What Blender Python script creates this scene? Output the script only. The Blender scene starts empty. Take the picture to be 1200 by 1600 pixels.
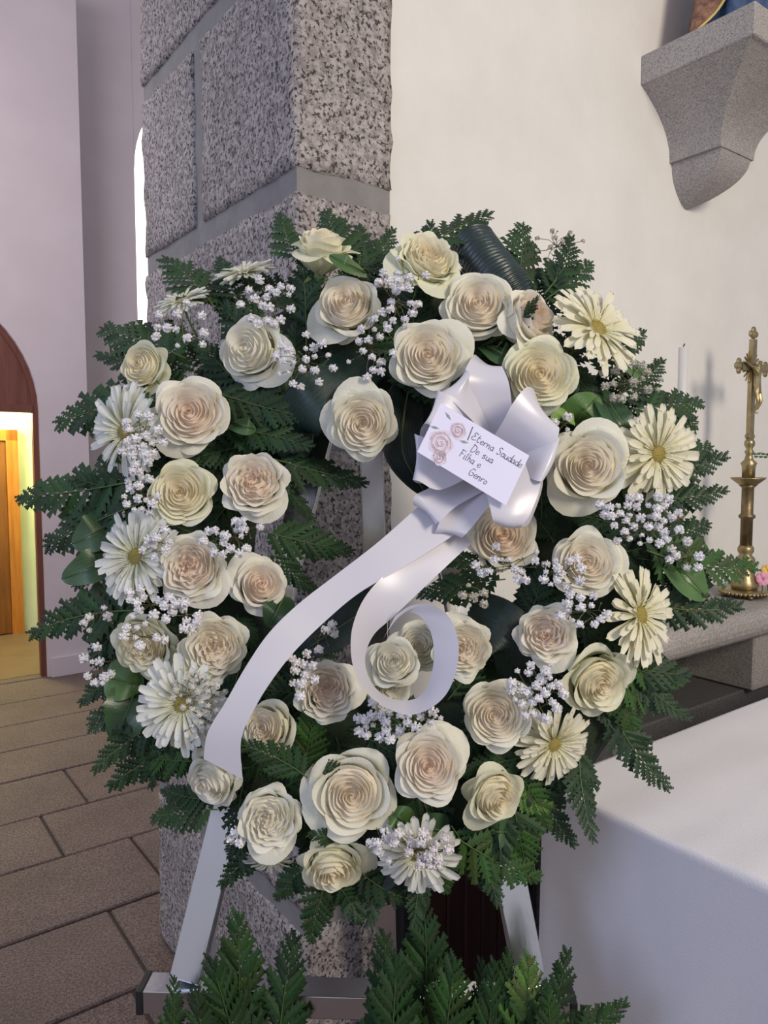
import bpy, bmesh, math, random
from mathutils import Vector, Matrix, noise
PI = math.pi
# ------------------------------------------------------------------ camera
F = 1172.0                                   # focal length in pixels of the 1200x1600 frame
PITCH = math.atan(87.0 / F)
CAM = Vector((0, 0, 1.5))
cd = bpy.data.cameras.new('camera')
cd.sensor_fit = 'VERTICAL'; cd.sensor_height = 36; cd.lens = F / 1600 * 36
cd.clip_start = 0.05; cd.clip_end = 100
cam = bpy.data.objects.new('camera', cd)
cam.location = CAM; cam.rotation_euler = (PI / 2 - PITCH, 0, 0)
bpy.context.scene.collection.objects.link(cam)
bpy.context.scene.camera = cam
# ------------------------------------------------------------------ world, lights, exposure
sc = bpy.context.scene
sc.view_settings.view_transform = 'Standard'; sc.view_settings.look = 'None'
sc.view_settings.gamma = 1; sc.view_settings.use_curve_mapping = False
sc.view_settings.exposure = 0.0
W = bpy.data.worlds.new('daylight'); sc.world = W; W.use_nodes = True
bg = W.node_tree.nodes['Background']
bg.inputs['Color'].default_value = (0.89, 0.89, 1.0, 1); bg.inputs['Strength'].default_value = 0.44
def area(name, loc, target, size, col, power, size_y=None):
    l = bpy.data.lights.new(name, 'AREA'); l.energy = power; l.color = col
    l.shape = 'RECTANGLE'; l.size = size; l.size_y = size_y or size
    o = bpy.data.objects.new(name, l); o.location = loc
    o.rotation_euler = (Vector(target) - Vector(loc)).to_track_quat('-Z', 'Y').to_euler()
    sc.collection.objects.link(o); return o
area('nave_window_light', (2.3, -1.5, 3.1), (0.35, 1.4, 1.3), 0.8, (1.0, 0.88, 0.72), 104, 1.2)
area('side_window_light', (-2.6, -1.4, 2.6), (0.0, 1.2, 1.1), 1.5, (0.50, 0.62, 1.0), 42, 1.8)
area('far_aisle_light', (-2.4, 2.3, 3.5), (-1.9, 5.4, 1.8), 1.6, (1.0, 0.92, 0.92), 56)
lp = bpy.data.lights.new('vestibule_lamp_light', 'POINT'); lp.energy = 85; lp.color = (1.0, 0.93, 0.50); lp.shadow_soft_size = .12
lpo = bpy.data.objects.new('vestibule_lamp_light', lp); sc.collection.objects.link(lpo)
# ------------------------------------------------------------------ frames and helpers
AX = Vector((0.803, 0.596, 0)).normalized()          # along the church wall, away to the right
BX = Vector((-AX.y, AX.x, 0))                        # across it, away to the left
def ab(a, b, z=0.0): return AX * a + BX * b + Vector((0, 0, z))
ROOM = Matrix(((AX.x, BX.x, 0, 0), (AX.y, BX.y, 0, 0), (0, 0, 1, 0), (0, 0, 0, 1)))
RZ = math.atan2(AX.y, AX.x)
lpo.location = ab(0.75, 6.45, 1.98)
def ray(px, py):
    x = (px - 600) / F; y = -(py - 800) / F
    return Vector((x, math.cos(PITCH) + y * math.sin(PITCH), -math.sin(PITCH) + y * math.cos(PITCH)))
def at(px, py, D):
    r = ray(px, py); return CAM + r * (D / r.y)
# the wreath's own frame: it leans back on the easel
TILT = math.radians(17)
WC = at(607, 862, 1.165)
WU = Vector((1, 0, 0)); WV = Vector((0, math.sin(TILT), math.cos(TILT))); WN = Vector((0, -math.cos(TILT), math.sin(TILT)))
def wp(px, py, off=0.0):
    """point on the plane lying off metres in front of the wreath's base plane"""
    r = ray(px, py); p0 = WC + WN * off
    return CAM + r * ((p0 - CAM).dot(WN) / r.dot(WN))
C = sc.collection.objects
def link(name, me, parent=None, mx=None, color=None):
    o = bpy.data.objects.new(name, me); C.link(o)
    if parent: o.parent = parent
    if mx is not None: o.matrix_local = mx
    if color: o.color = (*color, 1)
    return o
def tag(o, label=None, cat=None, group=None, kind=None):
    if label: o['label'] = label
    if cat: o['category'] = cat
    if group: o['group'] = group
    if kind: o['kind'] = kind
    return o
def thing(name, label, cat, mx=None, group=None):
    o = bpy.data.objects.new(name, None); C.link(o); o.empty_display_size = .02
    if mx is not None: o.matrix_world = mx
    return tag(o, label, cat, group)
def mesh(name, vs, fs, m, smooth=True, uvs=None):
    me = bpy.data.meshes.new(name); me.from_pydata([tuple(v) for v in vs], [], fs)
    me.materials.append(m)
    if smooth: me.polygons.foreach_set('use_smooth', [True] * len(me.polygons))
    if uvs:
        ul = me.uv_layers.new(name='UVMap')
        ul.data.foreach_set('uv', [c for lp_ in me.loops for c in uvs[lp_.vertex_index]])
    me.update(); return me
class MB:
    def __init__(s): s.v = []; s.f = []
    def add(s, vs, fs, mx=None):
        n = len(s.v)
        s.v += [(mx @ Vector(v)) if mx is not None else Vector(v) for v in vs]
        s.f += [tuple(i + n for i in f) for f in fs]; return s
    def box(s, x0, y0, z0, x1, y1, z1, mx=None):
        vs = [(x, y, z) for z in (z0, z1) for y in (y0, y1) for x in (x0, x1)]
        return s.add(vs, [(0, 2, 3, 1), (4, 5, 7, 6), (0, 1, 5, 4), (2, 6, 7, 3), (0, 4, 6, 2), (1, 3, 7, 5)], mx)
    def tube(s, pts, r, n=6, cap=True, mx=None):
        pts = [Vector(p) for p in pts]; rs = r if isinstance(r, (list, tuple)) else [r] * len(pts)
        vs = []; fs = []; up = Vector((0.31, 0.17, 0.93)); prev = None
        for i, p in enumerate(pts):
            d = (pts[min(i + 1, len(pts) - 1)] - pts[max(i - 1, 0)]).normalized()
            if prev is None:
                x = d.cross(up)
                if x.length < .1: x = d.cross(Vector((1, 0, 0)))
            else: x = prev - d * prev.dot(d)
            x.normalize(); prev = x; y = d.cross(x)
            for k in range(n):
                a = 2 * PI * k / n; vs.append(p + (x * math.cos(a) + y * math.sin(a)) * rs[i])
        for i in range(len(pts) - 1):
            for k in range(n):
                a = i * n + k; b = i * n + (k + 1) % n; fs.append((a, b, b + n, a + n))
        if cap: fs.append(tuple(range(n - 1, -1, -1))); fs.append(tuple((len(pts) - 1) * n + k for k in range(n)))
        return s.add(vs, fs, mx)
    def lathe(s, prof, n=20, mx=None):
        vs = []; fs = []
        for r, z in prof:
            for k in range(n): a = 2 * PI * k / n; vs.append((r * math.cos(a), r * math.sin(a), z))
        for i in range(len(prof) - 1):
            for k in range(n):
                a = i * n + k; b = i * n + (k + 1) % n; fs.append((a, b, b + n, a + n))
        fs.append(tuple(range(n - 1, -1, -1))); fs.append(tuple((len(prof) - 1) * n + k for k in range(n)))
        return s.add(vs, fs, mx)
    def ball(s, c, r, n=8, m=5, sc3=(1, 1, 1)):
        c = Vector(c); vs = []; fs = []
        for j in range(m + 1):
            t = PI * j / m
            for k in range(n):
                a = 2 * PI * k / n
                vs.append(c + Vector((r * sc3[0] * math.sin(t) * math.cos(a), r * sc3[1] * math.sin(t) * math.sin(a), r * sc3[2] * math.cos(t))))
        for j in range(m):
            for k in range(n):
                a = j * n + k; b = j * n + (k + 1) % n; fs.append((a, a + n, b + n, b))
        return s.add(vs, fs)
    def done(s, name, m, parent=None, smooth=False, mx=None):
        me = mesh(name, s.v, s.f, m, smooth); return link(name, me, parent, mx)
def bevbox(name, x0, y0, z0, x1, y1, z1, m, bev=.004, parent=None, mx=None, seg=1, smooth=False):
    bm = bmesh.new(); bmesh.ops.create_cube(bm, size=1)
    for v in bm.verts:
        v.co = Vector(((x0 + x1) / 2 + v.co.x * (x1 - x0), (y0 + y1) / 2 + v.co.y * (y1 - y0), (z0 + z1) / 2 + v.co.z * (z1 - z0)))
    if bev: bmesh.ops.bevel(bm, geom=bm.edges[:], offset=bev, segments=seg, affect='EDGES', profile=.5)
    if mx is not None: bm.transform(mx)
    me = bpy.data.meshes.new(name); bm.to_mesh(me); bm.free(); me.materials.append(m)
    if smooth: me.polygons.foreach_set('use_smooth', [True] * len(me.polygons))
    return link(name, me, parent)
def frame(loc, z, xhint=(1, 0, 0), s=1.0):
    z = Vector(z).normalized(); x = Vector(xhint); x = (x - z * x.dot(z))
    if x.length < 1e-3: x = Vector((0, 1, 0)).cross(z)
    x.normalize(); y = z.cross(x)
    return Matrix(((x.x * s, y.x * s, z.x * s, loc[0]), (x.y * s, y.y * s, z.y * s, loc[1]), (x.z * s, y.z * s, z.z * s, loc[2]), (0, 0, 0, 1)))
def catmull(P, n):
    out = []
    for i in range(len(P) - 1):
        p0 = P[max(i - 1, 0)]; p1 = P[i]; p2 = P[i + 1]; p3 = P[min(i + 2, len(P) - 1)]
        for k in range(n):
            t = k / n
            out.append(.5 * ((2 * p1) + (p2 - p0) * t + (2 * p0 - 5 * p1 + 4 * p2 - p3) * t * t + (3 * p1 - p0 - 3 * p2 + p3) * t ** 3))
    out.append(P[-1].copy()); return out
# ------------------------------------------------------------------ materials
def newmat(name):
    m = bpy.data.materials.new(name); m.use_nodes = True
    nt = m.node_tree; return m, nt, nt.nodes['Principled BSDF']
def ramp(nt, fac, stops):
    r = nt.nodes.new('ShaderNodeValToRGB'); nt.links.new(fac, r.inputs[0])
    el = r.color_ramp.elements
    while len(el) < len(stops): el.new(.5)
    for e, (p, c) in zip(el, stops): e.position = p; e.color = (*c, 1)
    return r.outputs[0]
def noise_tex(nt, scale, detail=3, coord='Object', stretch=None, rough=.55):
    tc = nt.nodes.new('ShaderNodeTexCoord'); n = nt.nodes.new('ShaderNodeTexNoise')
    n.inputs['Scale'].default_value = scale; n.inputs['Detail'].default_value = detail; n.inputs['Roughness'].default_value = rough
    if stretch:
        mp = nt.nodes.new('ShaderNodeMapping'); mp.inputs['Scale'].default_value = stretch
        nt.links.new(tc.outputs[coord], mp.inputs[0]); nt.links.new(mp.outputs[0], n.inputs['Vector'])
    else: nt.links.new(tc.outputs[coord], n.inputs['Vector'])
    return n.outputs['Fac']
def bump(nt, b, h, dist, strength=1.0):
    bp = nt.nodes.new('ShaderNodeBump'); bp.inputs['Distance'].default_value = dist; bp.inputs['Strength'].default_value = strength
    nt.links.new(h, bp.inputs['Height']); nt.links.new(bp.outputs[0], b.inputs['Normal'])
def mix(nt, a, b, fac, mode='MIX'):
    n = nt.nodes.new('ShaderNodeMix'); n.data_type = 'RGBA'; n.blend_type = mode
    for sock, v in ((n.inputs[6], a), (n.inputs[7], b)):
        if hasattr(v, 'links') or hasattr(v, 'is_linked'): nt.links.new(v, sock)
        else: sock.default_value = (*v, 1)
    if isinstance(fac, float): n.inputs[0].default_value = fac
    else: nt.links.new(fac, n.inputs[0])
    return n.outputs[2]
def simple(name, c1, c2, scale=8, rough=.6, bmp=0, metal=0, coat=0, bscale=None, spec=.5, stretch=None, objcol=False):
    m, nt, b = newmat(name)
    col = ramp(nt, noise_tex(nt, scale, stretch=stretch), [(.3, c1), (.7, c2)])
    if objcol:
        oi = nt.nodes.new('ShaderNodeObjectInfo'); col = mix(nt, col, oi.outputs['Color'], 1.0, 'MULTIPLY')
    nt.links.new(col, b.inputs['Base Color'])
    b.inputs['Roughness'].default_value = rough; b.inputs['Metallic'].default_value = metal
    b.inputs['Coat Weight'].default_value = coat; b.inputs['Specular IOR Level'].default_value = spec
    if bmp: bump(nt, b, noise_tex(nt, bscale or scale * 3, 5, stretch=stretch), bmp)
    return m
def granite(name, base, light, dark, scale, bmp, thr=.40, spec=.4, stretch=None, rough=.7):
    m, nt, b = newmat(name)
    n1 = noise_tex(nt, scale, 4, stretch=stretch, rough=.6); n2 = noise_tex(nt, scale * 1.9, 3, stretch=stretch, rough=.6); n3 = noise_tex(nt, 3, 3)
    c = ramp(nt, n1, [(.40, base), (.58, light)])
    c = mix(nt, dark, c, ramp(nt, n2, [(thr - .03, (0, 0, 0)), (thr + .05, (1, 1, 1))]))
    c = mix(nt, c, ramp(nt, n3, [(.3, (.82, .80, .80)), (.7, (1.08, 1.06, 1.04))]), 1.0, 'MULTIPLY')
    nt.links.new(c, b.inputs['Base Color']); b.inputs['Roughness'].default_value = rough; b.inputs['Specular IOR Level'].default_value = spec
    if bmp: bump(nt, b, noise_tex(nt, scale * .8, 6, stretch=stretch, rough=.65), bmp)
    return m
M = {}
M['pillar'] = granite('rough_granite', (.27, .245, .242), (.48, .44, .43), (.055, .05, .052), 66, .008, .425, .3)
M['mortar'] = simple('grey_mortar', (.20, .192, .19), (.25, .24, .235), 14, .9, .002, bscale=60)
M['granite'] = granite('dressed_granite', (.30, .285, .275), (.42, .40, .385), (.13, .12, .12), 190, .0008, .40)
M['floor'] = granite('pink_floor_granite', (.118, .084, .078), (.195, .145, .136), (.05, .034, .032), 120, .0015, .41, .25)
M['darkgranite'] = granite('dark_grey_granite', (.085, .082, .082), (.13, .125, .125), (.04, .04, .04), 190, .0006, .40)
M['joint'] = simple('dark_joint', (.05, .04, .035), (.07, .055, .05), 20, .95)
M['plaster'] = simple('white_plaster', (.70, .685, .65), (.76, .745, .71), 5, .85, .0014, bscale=38)
M['pinkwall'] = simple('pinkish_plaster', (.54, .465, .490), (.58, .505, .53), 3, .85, .0008, bscale=30)
M['wood'] = simple('reddish_brown_wood', (.115, .035, .025), (.17, .055, .04), 6, .45, .0005, stretch=(6, 6, .6))
M['darkwood'] = simple('dark_mahogany_boards', (.028, .010, .008), (.055, .018, .013), 8, .4, .0005, stretch=(8, 8, .5))
M['blackwood'] = simple('near_black_wood', (.012, .011, .011), (.02, .017, .016), 8, .5)
M['orangewood'] = simple('varnished_orange_door', (.38, .13, .02), (.55, .21, .04), 5, .35, .0004, stretch=(7, 7, .6))
M['doorwood'] = simple('varnished_brown_door', (.16, .055, .012), (.26, .095, .02), 5, .35, .0004, stretch=(7, 7, .6))
M['vestwall'] = simple('pale_green_plaster', (.62, .68, .50), (.68, .74, .56), 4, .8)
M['vestfloor'] = simple('tan_vestibule_floor', (.15, .09, .055), (.19, .12, .075), 6, .5)
M['cloth'] = simple('white_altar_linen', (.66, .65, .68), (.70, .69, .72), 4, .8, .0006, bscale=400)
M['brass'] = simple('aged_brass', (.30, .235, .12), (.46, .38, .22), 30, .40, .0006, metal=1)
M['brassdark'] = simple('dark_brass', (.17, .125, .07), (.29, .225, .13), 40, .45, .0008, metal=1)
M['wax'] = simple('white_wax', (.62, .61, .60), (.68, .67, .65), 6, .4)
M['wick'] = simple('burnt_wick', (.03, .02, .02), (.05, .04, .03), 9, .9)
M['rubber'] = simple('black_plastic_cap', (.012, .013, .016), (.02, .021, .024), 9, .45)
M['gold'] = simple('gold_braid', (.55, .40, .12), (.65, .48, .18), 60, .4, .001)
M['robe'] = simple('dark_blue_painted_robe', (.02, .045, .12), (.06, .12, .24), 25, .5, .001)
M['mantle'] = simple('gilded_brown_mantle', (.10, .03, .035), (.36, .20, .11), 60, .5, .0015)
M['skin'] = simple('painted_plaster_skin', (.60, .40, .30), (.66, .46, .35), 9, .6)
M['foam'] = simple('dark_moss_base', (.008, .018, .010), (.02, .035, .015), 40, .95, .004, bscale=120)
M['stem'] = simple('green_stem', (.05, .10, .03), (.08, .15, .04), 12, .6)
M['twig'] = simple('thin_olive_twig', (.10, .11, .05), (.17, .16, .08), 20, .7)
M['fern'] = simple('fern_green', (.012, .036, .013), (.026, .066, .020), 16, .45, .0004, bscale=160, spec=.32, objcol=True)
M['rachis'] = simple('fern_stalk_green', (.05, .09, .02), (.08, .13, .03), 12, .5)
M['gold_green'] = simple('pollen_centre', (.45, .36, .08), (.62, .52, .18), 300, .7, .0006)
M['creamfloret'] = simple('cream_floret', (.82, .78, .55), (.88, .84, .66), 90, .7)
M['calyx'] = simple('rose_calyx', (.10, .17, .05), (.14, .23, .07), 14, .6)
M['ink'] = simple('blue_black_ink', (.03, .03, .06), (.05, .05, .09), 20, .5)
M['print_rose'] = simple('printed_rose_mauve', (.46, .36, .42), (.70, .58, .66), 320, .5)
M['print_rose_pale'] = simple('printed_rose_pale', (.66, .56, .64), (.76, .67, .75), 220, .5)
M['print_leaf'] = simple('printed_leaf', (.22, .26, .24), (.32, .36, .32), 220, .5)
M['card'] = simple('lavender_white_card', (.74, .73, .90), (.77, .76, .93), 6, .45)
M['pinkpetal'] = simple('pink_bloom', (.72, .30, .45), (.80, .42, .55), 20, .6)
M['yellowpetal'] = simple('yellow_bloom', (.80, .50, .12), (.85, .60, .2), 20, .6)
def steel():
    m, nt, b = newmat('brushed_steel')
    b.inputs['Base Color'].default_value = (.66, .67, .70, 1); b.inputs['Metallic'].default_value = 1; b.inputs['Roughness'].default_value = .22
    bump(nt, b, noise_tex(nt, 90, 2, stretch=(1, 1, .02)), .0002); return m
M['steel'] = steel()
def petal_mat(name, trans=.36, c_tip=(1, 1, 1), c_base=(.98, .95, .80), rough=.5):
    m, nt, b = newmat(name)
    uv = nt.nodes.new('ShaderNodeUVMap'); sp = nt.nodes.new('ShaderNodeSeparateXYZ'); nt.links.new(uv.outputs[0], sp.inputs[0])
    g = ramp(nt, sp.outputs['Y'], [(.25, c_base), (.8, c_tip)])
    oi = nt.nodes.new('ShaderNodeObjectInfo')
    c = mix(nt, g, oi.outputs['Color'], 1.0, 'MULTIPLY')
    n = noise_tex(nt, 30, 3); c = mix(nt, c, ramp(nt, n, [(.35, (.96, .955, .93)), (.65, (1, 1, 1))]), 1.0, 'MULTIPLY')
    nt.links.new(c, b.inputs['Base Color']); b.inputs['Roughness'].default_value = rough; b.inputs['Specular IOR Level'].default_value = .25
    bump(nt, b, noise_tex(nt, 7, 3, coord='UV', stretch=(6, .5, 1)), .0007)
    tr = nt.nodes.new('ShaderNodeBsdfTranslucent'); nt.links.new(c, tr.inputs[0])
    mx = nt.nodes.new('ShaderNodeMixShader'); mx.inputs[0].default_value = trans
    out = nt.nodes['Material Output']
    nt.links.new(b.outputs[0], mx.inputs[1]); nt.links.new(tr.outputs[0], mx.inputs[2]); nt.links.new(mx.outputs[0], out.inputs[0])
    return m
M['petal'] = petal_mat('rose_petal')
M['ray'] = petal_mat('gerbera_petal', .25, (1, 1, 1), (.93, .92, .72))
M['gyp'] = petal_mat('gypsophila_white', .2, (1, 1, 1), (.97, .97, .95))
def leaf_mat(name, c1, c2, rough=.35, coat=.25, ridges=0):
    m, nt, b = newmat(name)
    uv = nt.nodes.new('ShaderNodeUVMap'); sp = nt.nodes.new('ShaderNodeSeparateXYZ'); nt.links.new(uv.outputs[0], sp.inputs[0])
    c = ramp(nt, noise_tex(nt, 22, 4), [(.3, c1), (.7, c2)])
    oi = nt.nodes.new('ShaderNodeObjectInfo'); c = mix(nt, c, oi.outputs['Color'], 1.0, 'MULTIPLY')
    nt.links.new(c, b.inputs['Base Color']); b.inputs['Roughness'].default_value = rough; b.inputs['Coat Weight'].default_value = coat
    b.inputs['Coat Roughness'].default_value = .3
    bump(nt, b, noise_tex(nt, 5, 4, coord='UV', stretch=((14, 1, 1), (1, 22, 1))[ridges - 1] if ridges else (3, 5, 1)), .0012 if ridges else .0007)
    return m
M['salal'] = leaf_mat('broad_leaf_green', (.03, .075, .028), (.05, .11, .04))
M['aspid'] = leaf_mat('ribbed_dark_leaf', (.003, .012, .010), (.009, .026, .021), .42, .12, 1)
M['aspid2'] = leaf_mat('cross_ribbed_dark_leaf', (.002, .011, .011), (.016, .040, .040), .30, .35, 2)
def satin():
    m, nt, b = newmat('white_satin_ribbon')
    c = ramp(nt, noise_tex(nt, 4, 2), [(.3, (.63, .62, .69)), (.7, (.68, .67, .74))])
    nt.links.new(c, b.inputs['Base Color']); b.inputs['Roughness'].default_value = .30; b.inputs['Sheen Weight'].default_value = .2
    b.inputs['Coat Weight'].default_value = .12; b.inputs['Coat Roughness'].default_value = .25
    tr = nt.nodes.new('ShaderNodeBsdfTranslucent'); nt.links.new(c, tr.inputs[0])
    mx = nt.nodes.new('ShaderNodeMixShader'); mx.inputs[0].default_value = .14
    nt.links.new(b.outputs[0], mx.inputs[1]); nt.links.new(tr.outputs[0], mx.inputs[2]); nt.links.new(mx.outputs[0], nt.nodes['Material Output'].inputs[0])
    return m
M['satin'] = satin()
def glow():
    m, nt, b = newmat('daylit_window_glass')
    c = ramp(nt, noise_tex(nt, 2, 2), [(.3, (.95, .97, 1)), (.7, (1, 1, 1))])
    nt.links.new(c, b.inputs['Base Color']); nt.links.new(c, b.inputs['Emission Color']); b.inputs['Emission Strength'].default_value = 2.2; return m
M['glow'] = glow()
# ================================================================== STRUCTURE
random.seed(7)
# floor: pink granite slabs in courses that run along the church wall
fl = MB().box(-2.6, -2.2, -.08, 5.2, 6.0, -.012, ROOM).done('floor', M['joint']); tag(fl, 'pinkish brown granite slab floor with dark joints', kind='structure')
edges = [-1.7, -1.26, -.84, -.42, 0, .42, .84, 1.24, 1.64, 2.04, 2.462, 2.897, 3.30, 3.735, 4.13, 4.527, 4.95, 5.40, 5.85]
cross = {2.04: [.688], 2.462: [.90], 2.897: [.655], 3.30: [.852], 3.735: [-.35], 4.13: [-.2], 4.527: [-.5], 4.95: [-.1]}
for i in range(len(edges) - 1):
    b0, b1 = edges[i], edges[i + 1]
    start = cross.get(b0, [random.uniform(.2, 1.3)])[0]
    xs = [start]
    while xs[-1] < 5.0: xs.append(xs[-1] + (random.uniform(1.75, 2.1) if b0 > 3.5 else random.uniform(1.05, 1.45)))
    while xs[0] > -2.4: xs.insert(0, xs[0] - random.uniform(1.0, 1.5))
    for a0, a1 in zip(xs, xs[1:]):
        a0 = max(a0, -2.5); a1 = min(a1, 5.1)
        if a1 - a0 < .1: continue
        dz = random.uniform(-.002, .002)
        bevbox('slab', a0 + .005, b0 + .005, -.05, a1 - .005, b1 - .005, dz, M['floor'], .005, fl, ROOM)
# pillar of rusticated granite: the end of the white wall
PA0, PA1, PB0, PB1 = .771, 1.012, 1.333, 2.21
pil = MB().box(PA0 + .007, PB0 + .007, 0, PA1 - .002, PB1 - .007, 4.2, ROOM).done('granite_pillar', M['mortar'])
tag(pil, 'rough speckled granite pillar with wide grey mortar joints', kind='structure')
def stone(a0, b0, z0, a1, b1, z1):
    st = .024
    na, nb, nz = [max(2, int((q - p) / st)) for p, q in ((a0, a1), (b0, b1), (z0, z1))]
    idx = {}; vs = []; fs = []
    def vid(i, j, k):
        if (i, j, k) not in idx:
            p = Vector((a0 + (a1 - a0) * i / na, b0 + (b1 - b0) * j / nb, z0 + (z1 - z0) * k / nz))
            d = noise.fractal(p * 16, 1.0, 2.0, 4) * .006 + noise.noise(p * 5) * .003
            q = p.copy()
            nn = Vector(((i == na) - (i == 0), (j == nb) - (j == 0), (k == nz) - (k == 0)))
            cnt = abs(nn.x) + abs(nn.y) + abs(nn.z)
            q += nn.normalized() * (d - (.0035 if cnt > 1 else 0))
            idx[(i, j, k)] = len(vs); vs.append(ROOM @ q)
        return idx[(i, j, k)]
    for j in range(nb):
        for k in range(nz):
            fs.append((vid(0, j, k), vid(0, j, k + 1), vid(0, j + 1, k + 1), vid(0, j + 1, k)))
            fs.append((vid(na, j, k), vid(na, j + 1, k), vid(na, j + 1, k + 1), vid(na, j, k + 1)))
    for i in range(na):
        for k in range(nz):
            fs.append((vid(i, 0, k), vid(i + 1, 0, k), vid(i + 1, 0, k + 1), vid(i, 0, k + 1)))
            fs.append((vid(i, nb, k), vid(i, nb, k + 1), vid(i + 1, nb, k + 1), vid(i + 1, nb, k)))
        for j in range(nb):
            fs.append((vid(i, j, 0), vid(i, j + 1, 0), vid(i + 1, j + 1, 0), vid(i + 1, j, 0)))
            fs.append((vid(i, j, nz), vid(i + 1, j, nz), vid(i + 1, j + 1, nz), vid(i, j + 1, nz)))
    link('stone_block', mesh('stone_block', vs, fs, M['pillar'], True), pil)
jz = [-.02, .5, 1.02, 1.54, 2.05, 2.53, 3.05, 3.62, 4.14]
for i in range(len(jz) - 1):
    z0, z1 = jz[i] + .024, jz[i + 1] - .024
    z0 = max(z0, 0.0)
    if i % 2 == 0: stone(PA0, PB0, z0, PA1, 1.793, z1); stone(PA0, 1.838, z0, PA1, PB1, z1)
    else: stone(PA0, PB0, z0, PA1, PB1, z1)
def swall(name, *b, m='plaster', label=None):
    o = MB().box(*b, ROOM).done(name, M[m]); return tag(o, label, kind='structure')
swall('wall_right', PA1, 1.343, 0, 5.2, 2.1, 4.2, label='white plastered church wall beside the granite pillar')
# far wall with the arched doorway
def arch_wall(name, a0, a1, b0, b1, z0, z1, oa0, oa1, oz0, spring, rx, rz, m, label):
    """wall in the room frame with one arched opening"""
    w = MB(); c = (oa0 + oa1) / 2
    w.box(a0, b0, z0, oa0, b1, z1); w.box(oa1, b0, z0, a1, b1, z1)
    if oz0 > z0: w.box(oa0, b0, z0, oa1, b1, oz0)
    n = 28; pts = [(c + rx * math.cos(PI * k / n), spring + rz * math.sin(PI * k / n)) for k in range(n + 1)]
    for (xa, za), (xb, zb) in zip(pts, pts[1:]):
        w.add([(xa, b0, za), (xb, b0, zb), (xb, b0, z1), (xa, b0, z1), (xa, b1, za), (xb, b1, zb), (xb, b1, z1), (xa, b1, z1)],
              [(0, 3, 2, 1), (4, 5, 6, 7), (0, 1, 5, 4), (3, 7, 6, 2)])
    w.v = [ROOM @ v for v in w.v]
    return tag(w.done(name, M[m]), label, kind='structure')
arch_wall('wall_left', -2.6, 1.461, 5.39, 5.55, 0, 4.6, -.49, 1.15, 0, 1.80, .82, .82, 'pinkwall', 'pale pinkish wall with an arched doorway at the left')
bb = MB().box(1.17, 5.362, 0, 1.475, 5.39, .13, ROOM).done('baseboard_left', M['pinkwall']); tag(bb, 'pinkish skirting block at the foot of the doorway wall', kind='structure')
arch_wall('wall_back', 1.461, 5.2, 5.79, 6.1, 0, 6.2, 1.958, 3.56, 2.2, 3.66, .80, .80, 'pinkwall', 'pale pinkish wall with a tall daylit arched window')
wi = MB(); ring = [(2.7595 + .80 * math.cos(PI * k / 24), 3.66 + .80 * math.sin(PI * k / 24)) for k in range(25)]
poly = [(1.9595, 2.2)] + ring[::-1] + [(3.5595, 2.2)]
wi.add([(p[0], 5.95, p[1]) for p in poly], [tuple(range(len(poly)))]); wi.v = [ROOM @ v for v in wi.v]
win = wi.done('window_1', M['glow']); tag(win, 'tall arched window blown out white behind the pillar', kind='structure')
fr = MB(); fr.tube([ab(p[0], 5.94, p[1]) for p in poly], .02, 4, False); fr.box(2.74, 5.92, 2.2, 2.78, 5.95, 4.44, ROOM); fr.done('window_frame', M['pinkwall'], win)
# door: arched brown frame, panelled tympanum, lit vestibule and its door
d1 = MB(); n = 24
for (r0, r1, b0, b1) in ((.785, .82, 5.42, 5.47),):
    for k in range(n):
        q = []
        for kk in (k, k + 1):
            t = PI * kk / n
            for r in (r0, r1): q.append((.33 + r * math.cos(t), 1.80 + r * math.sin(t)))
        (ax, az), (bx_, bz), (cx, cz), (dx, dz) = q
        vs = [(x, y, z) for y in (b0, b1) for x, z in q]
        d1.add(vs, [(0, 1, 3, 2), (4, 6, 7, 5), (0, 2, 6, 4), (1, 5, 7, 3)])
d1.box(-.49, 5.42, 0, -.455, 5.47, 1.8); d1.box(1.115, 5.42, 0, 1.15, 5.47, 1.8); d1.box(-.455, 5.41, 1.79, 1.115, 5.48, 1.84)
d1.v = [ROOM @ v for v in d1.v]
door = d1.done('door_1', M['wood']); tag(door, 'reddish brown arched door frame around the lit vestibule', kind='structure')
ty = MB(); pts = [(.33 + .79 * math.cos(PI * k / 24), 1.82 + .79 * math.sin(PI * k / 24)) for k in range(25)]
ty.add([(x, 5.435, z) for x, z in pts] + [(x, 5.465, z) for x, z in pts], [tuple(range(25)), tuple(range(49, 24, -1))]); ty.v = [ROOM @ v for v in ty.v]
ty.done('arch_panel', M['wood'], door)
ve = MB(); ve.box(-1.4, 6.92, -.02, 1.50, 7.0, 2.5, ROOM); ve.box(1.40, 5.55, -.02, 1.50, 6.92, 2.5, ROOM); ve.box(-1.5, 5.55, -.02, -1.4, 6.92, 2.5, ROOM); ve.box(-1.4, 5.55, 2.4, 1.5, 6.92, 2.5, ROOM)
tag(ve.done('wall_vestibule', M['vestwall']), 'pale green walls of the lit vestibule', kind='structure')
tag(MB().box(-1.5, 5.5, -.03, 1.42, 7.0, .004, ROOM).done('floor_vestibule', M['vestfloor']), 'tan floor of the lit vestibule', kind='structure')
d2 = MB(); d2.box(.26, 6.86, 0, .34, 6.93, 1.72, ROOM); d2.box(1.20, 6.86, 0, 1.29, 6.93, 1.72, ROOM); d2.box(.26, 6.86, 1.63, 1.29, 6.93, 1.72, ROOM)
dd = d2.done('door_2', M['orangewood']); tag(dd, 'varnished orange wooden door inside the lit vestibule', kind='structure')
bevbox('door_leaf', .34, 6.88, .01, 1.20, 6.92, 1.63, M['doorwood'], .004, dd, ROOM)
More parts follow.
